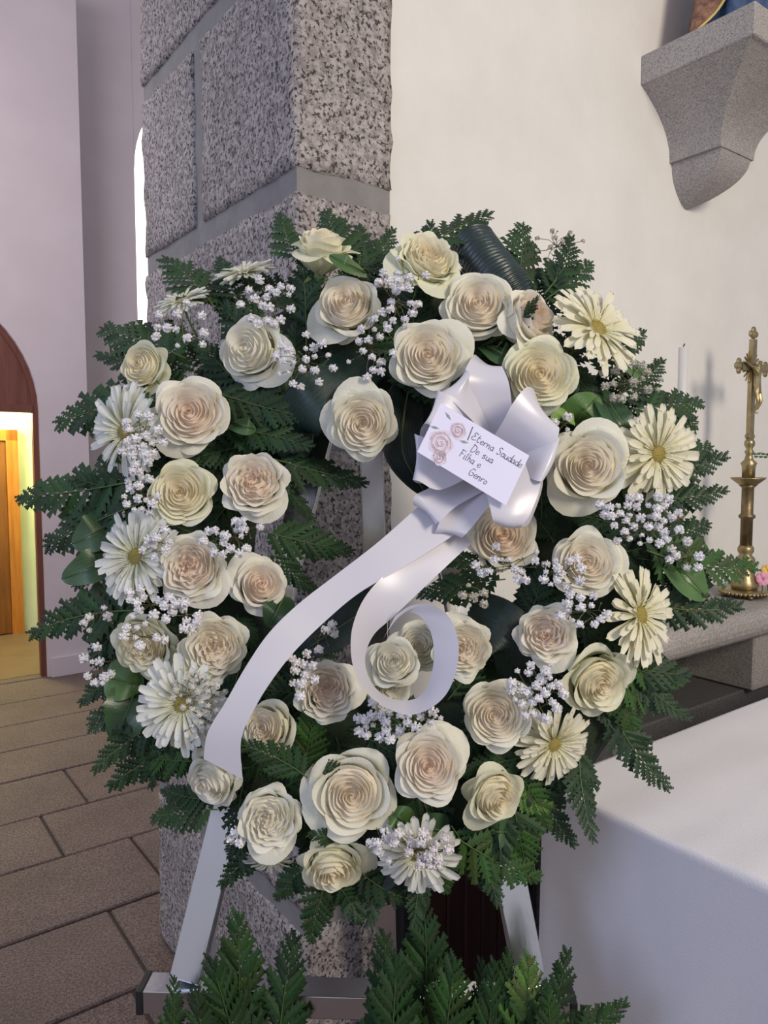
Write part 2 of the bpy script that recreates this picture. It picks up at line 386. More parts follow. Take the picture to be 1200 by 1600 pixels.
bevbox('panel', .44, 6.868, .2, .72, 6.882, 1.5, M['orangewood'], .006, dd, ROOM); bevbox('panel', .82, 6.868, .2, 1.08, 6.882, 1.5, M['doorwood'], .006, dd, ROOM)
lm = thing('ceiling_lamp', 'round lamp lighting the vestibule behind the arched doorway', 'lamp', Matrix.Translation(ab(.75, 6.45, 2.4)))
MB().lathe([(.10, 0), (.10, -.03), (.04, -.05)], 16).done('lamp_base', M['brass'], lm)
# low brown bench against the far wall
bn = thing('wooden_bench', 'low brown wooden bench against the far pink wall', 'bench', ROOM @ Matrix.Translation((1.58, 5.45, 0)))
bevbox('seat', 0, 0, .34, 1.5, .32, .39, M['wood'], .005, bn); bevbox('leg', 0, .01, 0, .05, .31, .34, M['wood'], .004, bn); bevbox('leg', 1.45, .01, 0, 1.5, .31, .34, M['wood'], .004, bn)
bevbox('backboard', .05, .02, .04, 1.45, .04, .34, M['wood'], .003, bn)
# ================================================================== GRANITE SHELF, CORBEL, PANEL
sh = thing('granite_shelf', 'grey granite altar shelf with rounded front edge along the white wall', 'shelf', ROOM @ Matrix.Translation((1.38, 1.34, 0)))
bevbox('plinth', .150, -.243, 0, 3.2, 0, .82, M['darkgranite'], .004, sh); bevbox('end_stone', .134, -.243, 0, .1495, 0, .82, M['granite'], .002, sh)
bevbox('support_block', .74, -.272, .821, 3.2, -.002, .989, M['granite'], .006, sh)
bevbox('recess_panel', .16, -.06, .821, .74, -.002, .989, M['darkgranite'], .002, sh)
bm = bmesh.new(); prof = [(-.002, .99), (-.27, .99)] + [(-.285 - .028 * math.sin(PI * k / 8), 1.03 - .04 * math.cos(PI * k / 8)) for k in range(9)] + [(-.27, 1.07), (-.002, 1.07)]
me = mesh('shelf_slab', [(a, y, z) for a in (0, 3.25) for y, z in prof], [tuple(range(len(prof))), tuple(range(2 * len(prof) - 1, len(prof) - 1, -1))] + [(i, (i + 1) % len(prof), (i + 1) % len(prof) + len(prof), i + len(prof)) for i in range(len(prof))], M['granite'], False)
link('shelf_slab', me, sh); bm.free()
# corbel
cb = thing('stone_corbel', 'grey granite wall bracket carrying the statue at upper right', 'bracket', ROOM @ Matrix.Translation((2.146, 1.344, 0)))
bevbox('top_slab', -.242, -.327, 2.550, .242, 0, 2.631, M['granite'], .003, cb)
def tiers(prof, name):
    vs = []; fs = []
    for (w, p, z) in prof: vs += [(-w, 0, z), (-w, -p, z), (w, -p, z), (w, 0, z)]
    for i in range(len(prof) - 1):
        a = i * 4
        for k in range(4): fs.append((a + k, a + (k + 1) % 4, a + 4 + (k + 1) % 4, a + 4 + k))
    fs.append((0, 3, 2, 1)); e = 4 * len(prof) - 4; fs.append((e, e + 1, e + 2, e + 3))
    link(name, mesh(name, vs, fs, M['granite'], False), cb)
tiers([(.092 + (.235 - .092) * (t ** 2.2), .16 + (.315 - .16) * (t ** 2.2), 2.37 + .18 * t) for t in [k / 12 for k in range(13)]], 'concave_body')
tiers([(.004 + .076 * math.sin(PI / 2 * t ** .75), .006 + .15 * math.sin(PI / 2 * t ** .8), 2.253 + .117 * t) for t in [k / 12 for k in range(13)]], 'lower_drop')
# statue on the corbel
stt = thing('painted_statue', 'painted saint statue in blue robe and brown mantle on the corbel', 'statue', ROOM @ Matrix.Translation((2.146, 1.344 - .165, 2.631)) @ Matrix.Rotation(0, 4, 'Z'))
def robe(name, m, a0, a1, fr0, rmul, z0, z1, nf, off=0.0, slant=0.0):
    vs = []; fs = []; na = 48; nz = 22
    for j in range(nz + 1):
        t = j / nz
        for i in range(na + 1):
            a = a0 + (a1 - a0) * i / na
            z = z0 + (z1 - z0) * t + slant * max(0, i / na - .45) * 2 * (1 - t)
            tz = z / .62
            r = (fr0 * (1 - .45 * min(tz, 1) ** .8) * rmul + off) * (1 + .07 * math.sin(nf * a + 2 * tz) * (1 - .6 * min(tz, 1)))
            vs.append((r * math.cos(a) * 1.15, r * math.sin(a) * .8, z))
    for j in range(nz):
        for i in range(na):
            k = j * (na + 1) + i; fs.append((k, k + 1, k + na + 2, k + na + 1))
    return link(name, mesh(name, vs, fs, M[m], True), stt)
robe('robe', 'robe', 0, 2 * PI, .145, 1, 0, .60, 11)
mt = robe('mantle', 'mantle', PI * .55, PI * 1.42, .168, 1, 0, .56, 7, .006, .22)
hd = MB(); hd.ball((0, 0, .80), .07, 14, 10, (.85, .95, 1.15)); hd.tube([(0, 0, .66), (0, 0, .76)], [.04, .032], 10); hd.ball((0, -.07, .795), .012, 6, 4)
hd.done('head', M['skin'], stt, True)
tr = MB(); tr.lathe([(.13, .40), (.135, .5), (.14, .58), (.11, .65), (.045, .69), (.03, .71)], 18); tr.done('torso', M['mantle'], stt, True)
for s in (-1, 1):
    am = MB(); am.tube([(s * .12, 0, .60), (s * .15, -.05, .48), (s * .05, -.14, .50)], [.045, .04, .028], 8); am.done('sleeve', M['mantle'], stt, True)
    hn = MB(); hn.ball((s * .02, -.16, .52), .022, 8, 6, (.6, .8, 1.6)); hn.done('hand', M['skin'], stt, True)
gm = MB(); gp = []
for j in range(12):
    t = j / 11; a = PI * 1.42; z = .242 * (1 - t) + .56 * t; tz = z / .62; r = (.168 * (1 - .45 * min(tz, 1) ** .8) + .012); gp.append((r * math.cos(a) * 1.15, r * math.sin(a) * .8, z))
for j in range(30):
    tt = 1 - j / 29
gm.tube(gp, .004, 5)
hem = []
for i in range(40):
    u = i / 39; a = PI * .55 + PI * .87 * u; z = .22 * max(0, u - .45) * 2; tz = z / .62; r = (.168 * (1 - .45 * tz ** .8) + .008) * (1 + .07 * math.sin(7 * a + 2 * tz) * (1 - .6 * tz)); hem.append((r * math.cos(a) * 1.15, r * math.sin(a) * .8, z + .003))
gm.tube(hem, .004, 5); gm.done('gold_trim', M['gold'], stt, True)
# dark board panel low on the wall
wpn = thing('board_wainscot', 'dark mahogany board wainscot low on the wall behind the easel', 'wainscot', ROOM @ Matrix.Translation((1.016, 1.342, 0)))
bevbox('frame', 0, -.045, 0, .03, 0, .78, M['blackwood'], .003, wpn); bevbox('frame', .03, -.045, .75, .44, 0, .78, M['blackwood'], .003, wpn); bevbox('frame', .44, -.045, 0, .452, 0, .78, M['blackwood'], .003, wpn)
for k in range(7): bevbox('board', .031 + k * .0583, -.034, 0, .031 + k * .0583 + .0565, -.004, .748, M['darkwood'], .004, wpn)
# ================================================================== ALTAR
def altar():
    a0, a1, b0, b1, zt = .942, 2.7, -.15, .818, .955
    alt = thing('altar_table', 'altar table hidden under the white linen at lower right', 'table', ROOM @ Matrix.Translation((a0, b0, 0)))
    bevbox('table_top', .02, .02, .90, a1 - a0 - .02, b1 - b0 - .02, .945, M['granite'], .004, alt)
    for x in (.08, a1 - a0 - .2):
        for y in (.06, b1 - b0 - .18): bevbox('leg', x, y, 0, x + .12, y + .12, .90, M['granite'], .004, alt)
    # the cloth: top and hanging sides in one sheet
    vs = []; fs = []; P = []
    loop = []
    def edge(p, q, n):
        for k in range(n): loop.append((p[0] + (q[0] - p[0]) * k / n, p[1] + (q[1] - p[1]) * k / n))
    edge((a0, b1), (a0, b0), 120); edge((a0, b0), (a1, b0), 60); edge((a1, b0), (a1, b1), 40); edge((a1, b1), (a0, b1), 80)
    n = len(loop); cx, cy = (a0 + a1) / 2, (b0 + b1) / 2
    rows = [('top', k / 26) for k in range(26)] + [('top', .985), ('top', .997), ('rim', 0)] + [('hang', t) for t in (.004, .012, .03, .07, .12, .2, .3, .42, .56, .7, .85, .95)]
    for kind, t in rows:
        for k, (x, y) in enumerate(loop):
            if kind == 'top':
                px, py = cx + (x - cx) * t, cy + (y - cy) * t
                w = .005 * noise.noise(Vector((px * 1.2, py * 7, 0))) + .003 * noise.noise(Vector((px * 3, py * 16, 4)))
                vs.append((px, py, zt + w))
            elif kind == 'rim': vs.append((x, y, zt - .002))
            else:
                nx = (-1 if x <= a0 + 1e-6 else (1 if x >= a1 - 1e-6 else 0)); ny = (-1 if y <= b0 + 1e-6 else (1 if y >= b1 - 1e-6 else 0))
                s = x * 1.0 + y * 1.0
                amp = .030 * min(1, t * 2.2)
                d = .003 + amp * (.5 + .5 * math.sin(s * 17 + 1.3 * math.sin(s * 5))) * (.6 + .4 * noise.noise(Vector((s * 3, t, 0))))
                if abs(nx) and abs(ny): d *= .7
                vs.append((x + nx * d, y + ny * d, zt - .003 - t * .93))
    for j in range(len(rows) - 1):
        for k in range(n):
            a = j * n + k; b = j * n + (k + 1) % n; fs.append((a, b, b + n, a + n))
    o = link('altar_cloth', mesh('altar_cloth', [ROOM @ Vector(v) for v in vs], fs, M['cloth'], True))
    tag(o, 'white linen cloth covering the altar and hanging down its side', 'tablecloth')
altar()
# ================================================================== BRASS
def crucifix():
    base = at(1163, 921, 2.28); base.z = 1.0705
    rot = Matrix.Rotation(RZ, 4, 'Z')
    t = thing('brass_crucifix', 'tall aged brass standing crucifix on the granite shelf', 'crucifix', Matrix.Translation(base) @ rot @ Matrix.Scale(1.06, 4))
    foot_parts(t, .062)
    st = MB(); st.lathe([(.034, .022), (.038, .035), (.030, .05), (.024, .075), (.018, .095), (.026, .104), (.026, .112), (.016, .122), (.022, .132), (.022, .142), (.017, .15)], 20)
    st.done('foot_stem', M['brass'], t, True)
    cl = MB(); cl.lathe([(.0165, .15), (.0165, .225), (.0225, .230), (.0225, .236), (.0165, .241), (.0165, .315), (.024, .322)], 20); cl.done('column', M['brassdark'], t, True)
    dp = MB(); dp.lathe([(.018, .318), (.032, .330), (.046, .341), (.047, .345), (.018, .338)], 24); dp.done('drip_pan', M['brass'], t, True)
    sk = MB(); sk.lathe([(.017, .338), (.018, .375), (.022, .386), (.012, .396), (.009, .41), (.013, .418), (.008, .426), (.014, .437), (.014, .447), (.009, .455)], 16); sk.done('socket', M['brass'], t, True)
    cr = MB(); cr.box(-.011, -.006, .45, .011, .006, .735); cr.box(-.062, -.006, .645, .062, .006, .667)
    for (x, z) in ((-.072, .656), (.072, .656), (0, .748)):
        for k in range(3):
            aa = math.atan2(z - .656, x) + (k - 1) * 1.45; cr.ball((x + .013 * math.cos(aa), 0, z + .013 * math.sin(aa)), .010, 8, 5, (1, .6, 1))
        cr.ball((x, 0, z), .013, 8, 5, (1, .6, 1))
    for x in (-.011, .011): cr.ball((x, 0, .462), .009, 8, 5)
    cr.done('cross', M['brass'], t, False)
    ry = MB()
    for k in range(20):
        a = 2 * PI * k / 20
        if abs(math.cos(a)) < .2 or abs(math.sin(a)) < .2: continue
        ry.tube([(.012 * math.cos(a), .003, .656 + .012 * math.sin(a)), (.046 * math.cos(a), .003, .656 + .046 * math.sin(a))], [.004, .0026], 5)
    ry.done('rays', M['brass'], t)
    # the small cast figure: one continuous skin
    J = [(0, -.016, .600), (0, -.017, .625), (0, -.016, .648), (0, -.020, .660), (.002, -.023, .674), (-.022, -.013, .654), (-.040, -.010, .662), (-.056, -.010, .668), (.022, -.013, .654), (.040, -.010, .662), (.056, -.010, .668),
         (-.006, -.018, .585), (-.007, -.024, .560), (-.002, -.014, .535), (-.001, -.018, .525), (.006, -.018, .585), (.008, -.024, .560), (.003, -.014, .535), (.002, -.018, .525)]
    E = [(0, 1), (1, 2), (2, 3), (3, 4), (2, 5), (5, 6), (6, 7), (2, 8), (8, 9), (9, 10), (0, 11), (11, 12), (12, 13), (13, 14), (0, 15), (15, 16), (16, 17), (17, 18)]
    R = [.010, .0095, .0105, .005, .0085, .0045, .0035, .003, .0045, .0035, .003, .007, .0055, .004, .0035, .007, .0055, .004, .0035]
    me = bpy.data.meshes.new('cast_figure'); me.from_pydata(J, E, []); me.materials.append(M['brass'])
    o = link('cast_figure', me, t); md = o.modifiers.new('skin', 'SKIN'); sv = me.skin_vertices[0].data
    for v, r in zip(sv, R): v.radius = (r, r)
    sv[0].use_root = True
    s2 = o.modifiers.new('smooth', 'SUBSURF'); s2.levels = 1; s2.render_levels = 1
def foot_parts(t, h):
    b = MB(); b.lathe([(h * .99, .010), (h * 1.02, .014), (h * .98, .018), (h * .8, .021), (h * .5, .024)], 32)
    b.done('foot_plate', M['brass'], t, True)
    bd = MB()
    for k in range(36):
        a = 2 * PI * k / 36; bd.ball((h * 1.03 * math.cos(a), h * 1.03 * math.sin(a), .014), .0052, 6, 4, (1, 1, 1.1))
    tag(bd.done('beaded_rim', M['brass'], t, True), kind='stuff')
    for k in range(4):
        a = PI / 4 + PI / 2 * k; f = MB(); f.lathe([(.007, 0), (.009, .004), (.006, .012)], 8); f.done('foot', M['brassdark'], t, True, Matrix.Translation((h * .9 * math.cos(a), h * .9 * math.sin(a), 0)))
crucifix()
def candlestick():
    base = at(1056, 950, 2.045); base.z = 1.0705
    t = thing('candlestick', 'brass candlestick mostly hidden behind the gerbera on granite shelf', 'candlestick', Matrix.Translation(base))
    foot_parts(t, .055)
    s = MB(); s.lathe([(.03, .022), (.022, .06), (.012, .085), (.020, .10), (.013, .11), (.013, .26), (.020, .27), (.013, .28), (.013, .30), (.030, .315), (.034, .32), (.014, .318)], 18); s.done('shaft', M['brass'], t, True)
    cbs = base + Vector((0, 0, .3205)); hgt = at(1053, 543, base.y).z - cbs.z
    c = thing('candle', 'tall white candle rising behind the right side of the wreath', 'candle', Matrix.Translation(cbs))
    MB().lathe([(.0125, 0), (.0125, hgt), (.009, hgt + .001)], 18).done('wax', M['wax'], c, True)
    MB().tube([(0, 0, hgt), (.001, 0, hgt + .006), (.003, 0, hgt + .010)], .0018, 5).done('wick', M['wick'], c)
candlestick()
def side_blooms():
    for k, (px, py, m, lab) in enumerate(((1191, 905, 'pinkpetal', 'pink bloom at the right edge beside the crucifix foot'), (1199, 893, 'yellowpetal', 'yellow bloom at the right edge above the pink bloom'))):
        p = at(px, py, 2.26 + .03 * k); t = thing('small_bloom', lab, 'flower', frame(p, (0, -1, .25)), 'small blooms on the shelf')
        for i in range(9):
            a = 2 * PI * i / 9
            q = MB(); q.ball((.012 * math.cos(a), .012 * math.sin(a), .002 * (i % 3)), .011, 7, 5, (1, 1, .45)); q.done('petal', M[m], t, True)
        MB().tube([(0, 0, 0), (.003, -.03, -.01), (.006, -(p.z - 1.075) if p.z - 1.075 > .03 else -.04, -.02)], .0018, 5).done('stalk', M['stem'], t)
    a0 = at(1178, 711, 2.17)
    tw = MB(); p1 = at(1188, 707, 2.17); p2 = at(1200, 712, 2.17); p3 = at(1218, 700, 2.17); p4 = at(1240, 740, 2.15); p5 = Vector((at(1240, 740, 2.12).x, 2.12, 1.075))
    tw.tube([a0, p1, p2, p3, p4, p5], .0014, 5)
    o = tw.done('twig', M['twig']); tag(o, 'thin green twig reaching in beside the brass crucifix', 'twig')
    for i in range(7):
        q = a0.lerp(p2, i / 6) + Vector((0, 0, .004 * (-1) ** i)); l = MB(); l.ball(q, .005, 6, 4, (1.3, .5, .7)); l.done('leaf', M['stem'], o, True)
side_blooms()
# ================================================================== EASEL
def bar(name, p, q, w, d, parent, m='steel', wdir=Vector((1, 0, 0))):
    z = (q - p).normalized(); x = (wdir - z * wdir.dot(z)).normalized(); y = z.cross(x)
    L = (q - p).length
    mx = Matrix(((x.x, y.x, z.x, p.x), (x.y, y.y, z.y, p.y), (x.z, y.z, z.z, p.z), (0, 0, 0, 1)))
    return bevbox(name, -w / 2, -d / 2, 0, w / 2, d / 2, L, M[m], .0012, parent, mx, 2)
def easel():
    e = thing('easel', 'brushed steel easel stand carrying the wreath in front of the pillar', 'easel')
    L = at(223, 1566, 1.03); R = at(891, 1586, 1.005)
    zz = (L.z + R.z) / 2; 
    d = (R - L).normalized(); bk = Vector((-d.y, d.x, 0)).normalized()
    if bk.y < 0: bk = -bk
    L += bk * .02; R += bk * .02
    cb0 = bar('crossbar', L, R, .034, .042, e, wdir=Vector((0, 0, 1)))
    bar('end_cap', L - d * .010, L + d * .0005, .037, .045, cb0, 'rubber', Vector((0, 0, 1)))
    bar('end_cap', R - d * .0005, R + d * .010, .037, .045, cb0, 'rubber', Vector((0, 0, 1)))
    fl_ = at(291, 1530, 1.050); fr_ = at(829, 1540, 1.030); tl = at(538, 520, 1.335); tr_ = at(636, 520, 1.335)
    fl_.z = max(fl_.z, L.z + .0165); fr_.z = max(fr_.z, R.z + .0165)
    bar('leg', fl_, tl, .046, .020, e, wdir=Vector((1, -.12, 0))); bar('leg', fr_, tr_, .044, .020, e, wdir=Vector((1, .15, 0)))
    bar('top_bar', at(505, 540, 1.345), at(668, 540, 1.345), .03, .02, e, wdir=Vector((0, 0, 1)))
    fb = at(606, 1560, 1.52); tb = at(575, 540, 1.365)
    dirr = (fb - tb); foot = tb + dirr * (tb.z / -dirr.z)
    bar('rear_leg', foot, tb, .042, .018, e, wdir=Vector((1, .1, 0)))
    for P, s in ((L.lerp(R, .10), -1), (L.lerp(R, .92), 1)):
        f2 = Vector((P.x + s * .02, P.y - .10, 0.004)); bar('lower_leg', f2, P - Vector((0, 0, .0175)), .03, .02, e)
        bar('foot_cap', f2 - Vector((0, 0, .003)), f2 + Vector((0, 0, .02)), .034, .024, e, 'rubber')
easel()
# ================================================================== WREATH BASE
wb = MB(); nU, nV = 48, 12; vs = []; fs = []
for i in range(nU):
    a = 2 * PI * i / nU
    for j in range(nV):
        b = 2 * PI * j / nV; r = .315 + .105 * math.cos(b)
        vs.append(WC + WU * (r * math.cos(a)) + WV * (r * math.sin(a) * 1.08) + WN * (.045 * math.sin(b)))
for i in range(nU):
    for j in range(nV): fs.append((i * nV + j, ((i + 1) % nU) * nV + j, ((i + 1) % nU) * nV + (j + 1) % nV, i * nV + (j + 1) % nV))
tag(wb.add(vs, fs).done('wreath_base', M['foam'], None, True), 'dark mossy ring base hidden under the flowers of the wreath', 'wreath')
# ================================================================== ROSES
def petal_mesh(R, H, w, close, flare, tuck, ruf, frq, drop, seed, nu=12, nv=8, z0=-1.05, notch=.22, lean=0.0):
    rnd = random.Random(seed); ph = rnd.uniform(0, 6); ph2 = rnd.uniform(0, 6)
    vs = []; fs = []; uv = []
    for j in range(nv + 1):
        v = (j / nv) ** .85
        for i in range(nu + 1):
            u = -1 + 2 * i / nu
            vv = v * (1 - notch * abs(u) ** 2.6)
            ang = u * w * (.30 + .70 * min(1, vv * 1.7) ** .8)
            r = R * max(.06, math.sin(min(vv * 1.55, 1) * PI / 2) ** .75)
            r *= 1 - close * max(0, vv - .5) ** 2 * 2.2
            ed = max(0, vv - .66) / .34
            r += flare * ed ** 2 * (1 - .25 * abs(u)) * .40
            r *= 1 + tuck * u
            z = z0 + (H - z0) * vv - drop * ed ** 2.2
            z += ruf * ed * math.sin(frq * u * 2.2 + ph) * .6 + ruf * .5 * noise.noise(Vector((u * 2.5, v * 3, seed * 3.7)))
            r += ruf * ed * math.cos(frq * u * 2.6 + ph2) * .45 + lean * ed
            z += .03 * ed * (1 - abs(u)) ** 2
            vs.append((r * math.cos(ang), r * math.sin(ang), z)); uv.append((i / nu, vv))
    for j in range(nv):
        for i in range(nu):
            k = j * (nu + 1) + i; fs.append((k, k + 1, k + nu + 2, k + nu + 1))
    return mesh('petal', vs, fs, M['petal'], True, uv)
def rose_proto(kind, seed):
    """list of (mesh, local matrix, layer 0 inner .. 1 outer)"""
    rnd = random.Random(seed); out = []
    #        R    H    w    close flare tuck ruf frq drop n
    spiral = [(.06, .06, 2.3, .30, .02, .25, .01, 1, .02, 2), (.115, .07, 1.6, .25, .14, .20, .012, 1.5, .05, 3), (.18, .08, 1.4, .2, .18, .17, .015, 1.5, .06, 3),
              (.25, .085, 1.2, .16, .20, .14, .02, 1.6, .07, 4), (.325, .085, 1.1, .12, .21, .12, .022, 1.6, .08, 4), (.405, .075, 1.0, .08, .23, .10, .026, 1.7, .09, 5),
              (.49, .06, .96, .04, .26, .09, .03, 1.7, .11, 5), (.575, .03, .92, 0, .34, .08, .04, 1.6, .13, 5), (.65, -.03, .86, 0, .48, .07, .05, 1.6, .17, 5), (.70, -.12, .84, 0, .66, .06, .06, 1.5, .24, 5)]
    quart = [(.07, .03, 1.6, .1, .10, .3, .05, 2.5, .04, 4), (.14, .04, 1.0, .12, .16, .34, .06, 2.6, .05, 5), (.21, .05, .85, .12, .18, .30, .06, 2.4, .06, 6), (.285, .055, .8, .1, .20, .26, .055, 2.2, .07, 6),
             (.365, .06, .82, .08, .22, .2, .05, 2.2, .08, 6), (.45, .055, .86, .04, .24, .14, .05, 2.2, .09, 6), (.54, .035, .88, 0, .30, .10, .055, 2, .12, 6), (.62, -.02, .88, 0, .44, .08, .065, 2, .16, 5), (.68, -.11, .84, 0, .62, .06, .08, 2, .24, 5)]
    bud = [(.055, .14, 2.2, .3, .02, .25, .01, 1, 0, 2), (.11, .15, 1.5, .28, .10, .22, .015, 1.5, .03, 3), (.18, .155, 1.3, .24, .14, .2, .02, 1.5, .04, 3), (.26, .15, 1.2, .18, .17, .17, .025, 1.5, .05, 4),
           (.35, .13, 1.15, .12, .19, .14, .03, 1.5, .06, 4), (.44, .10, 1.1, .05, .24, .12, .035, 1.5, .08, 4), (.53, .05, 1.05, 0, .34, .10, .045, 1.5, .12, 4), (.60, -.03, 1.0, 0, .52, .07, .06, 1.5, .20, 4), (.63, -.17, .9, 0, .75, .05, .07, 1.5, .32, 4)]
    big = [(.05, .03, 2.3, .3, .02, .25, .01, 1, 0, 2), (.10, .04, 1.5, .26, .10, .22, .012, 1.5, .03, 3), (.155, .05, 1.35, .22, .13, .2, .015, 1.5, .04, 4), (.215, .055, 1.2, .18, .15, .17, .02, 1.6, .05, 4), (.28, .06, 1.1, .14, .17, .15, .022, 1.6, .06, 5),
           (.35, .055, 1.0, .1, .19, .14, .026, 1.7, .07, 5), (.43, .04, .98, .05, .22, .12, .03, 1.7, .08, 5), (.52, .03, .95, 0, .30, .1, .035, 1.4, .11, 4), (.62, .02, .95, 0, .46, .08, .045, 1.3, .15, 4), (.74, -.13, .95, 0, .66, .06, .06, 1.3, .24, 4)]
    L = {'spiral': spiral, 'quart': quart, 'bud': bud, 'big': big}[kind]
    th = rnd.uniform(0, 6)
    for li, (R, H, w, close, flare, tuck, ruf, frq, drop, n) in enumerate(L):
        ruf *= 1.0 + .55 * li / len(L); frq *= 1.15
        s = li / (len(L) - 1)
        me2 = [petal_mesh(R, H, w, close, flare, tuck, ruf, frq, drop, seed * 31 + li * 7 + q) for q in range(3)]
        for k in range(n):
            j = rnd.uniform(-.16, .16)
            if kind == 'quart' and li < 5: off = Vector((rnd.uniform(-.06, .06), rnd.uniform(-.06, .06), rnd.uniform(-.03, .03)))
            else: off = Vector((rnd.uniform(-.015, .015), rnd.uniform(-.015, .015), rnd.uniform(-.025, .025)))
            tilt = rnd.uniform(-.06, .10) * (s ** 1.5) + (rnd.choice([0, 0, .20]) if li == len(L) - 1 else 0)
            mx = Matrix.Translation(off) @ Matrix.Rotation(th + 2 * PI * k / n + j, 4, 'Z') @ Matrix.Rotation(tilt, 4, 'Y')
            out.append((me2[k % 3], mx, s))
        th += PI / n + rnd.uniform(.2, .7)
    return out
RP = {(k, v): rose_proto(k, 11 + 5 * i + v) for i, k in enumerate(('spiral', 'quart', 'bud', 'big')) for v in range(3 if k == 'spiral' else 2)}
cx = MB(); cx.lathe([(.02, -1.30), (.10, -1.26), (.15, -1.15), (.17, -1.02), (.10, -.98)], 12)
for k in range(5):
    a = 2 * PI * k / 5; cx.add([(.15 * math.cos(a - .35), .15 * math.sin(a - .35), -1.08), (.15 * math.cos(a + .35), .15 * math.sin(a + .35), -1.08), (.46 * math.cos(a), .46 * math.sin(a), -1.0), (.62 * math.cos(a), .62 * math.sin(a), -1.18), (.3 * math.cos(a), .3 * math.sin(a), -1.10)], [(0, 1, 2), (2, 3, 4)])
CALYX = mesh('calyx', cx.v, cx.f, M['calyx'])
def heart_mesh(top, edge, r):
    vs = []; fs = []; n = 18; uv = []
    for j in range(6):
        t = j / 5
        for k in range(n):
            a = 2 * PI * k / n; vs.append((r * t * math.cos(a), r * t * math.sin(a), top + (edge - top) * t ** 2)); uv.append((k / n, .9))
    for j in range(5):
        for k in range(n): a = j * n + k; b = j * n + (k + 1) % n; fs.append((a, b, b + n, a + n))
    return mesh('inner_petals', vs, fs, M['petal'], True, uv)
HEARTS = {'spiral': heart_mesh(-.11, -.29, .66), 'quart': heart_mesh(-.13, -.27, .60), 'bud': heart_mesh(-.02, -.27, .54), 'big': heart_mesh(-.12, -.23, .56)}
GUARD = [petal_mesh(.66, -.08, 1.0, 0, 1.35, .05, .09, 1.3, .30, 900 + q, notch=.16) for q in range(3)]
def lerp3(a, b, t): return tuple(x + (y - x) * t for x, y in zip(a, b))
TINT = {'cream': ((.96, .86, .72), (.95, .90, .79), (.91, .91, .80)), 'peach': ((.96, .81, .68), (.95, .89, .80), (.93, .92, .83)), 'white': ((.94, .90, .78), (.95, .93, .85), (.92, .93, .84)), 'lemon': ((.96, .87, .66), (.95, .91, .75), (.91, .92, .74))}
def flower_frame(px, py, off, dx, dy, rot, size):
    """dx, dy: where the bloom looks, as a share of fully sideways in the wreath plane"""
    p = wp(px, py, off); s = min(.97, math.hypot(dx, dy)); c = math.sqrt(1 - s * s)
    view = (CAM - p).normalized(); base = (WN * .5 + view * .5).normalized()
    n = base * c + WU * dx - WV * dy
    m = frame(p, n, WU, size); return m @ Matrix.Rotation(rot, 4, 'Z'), n
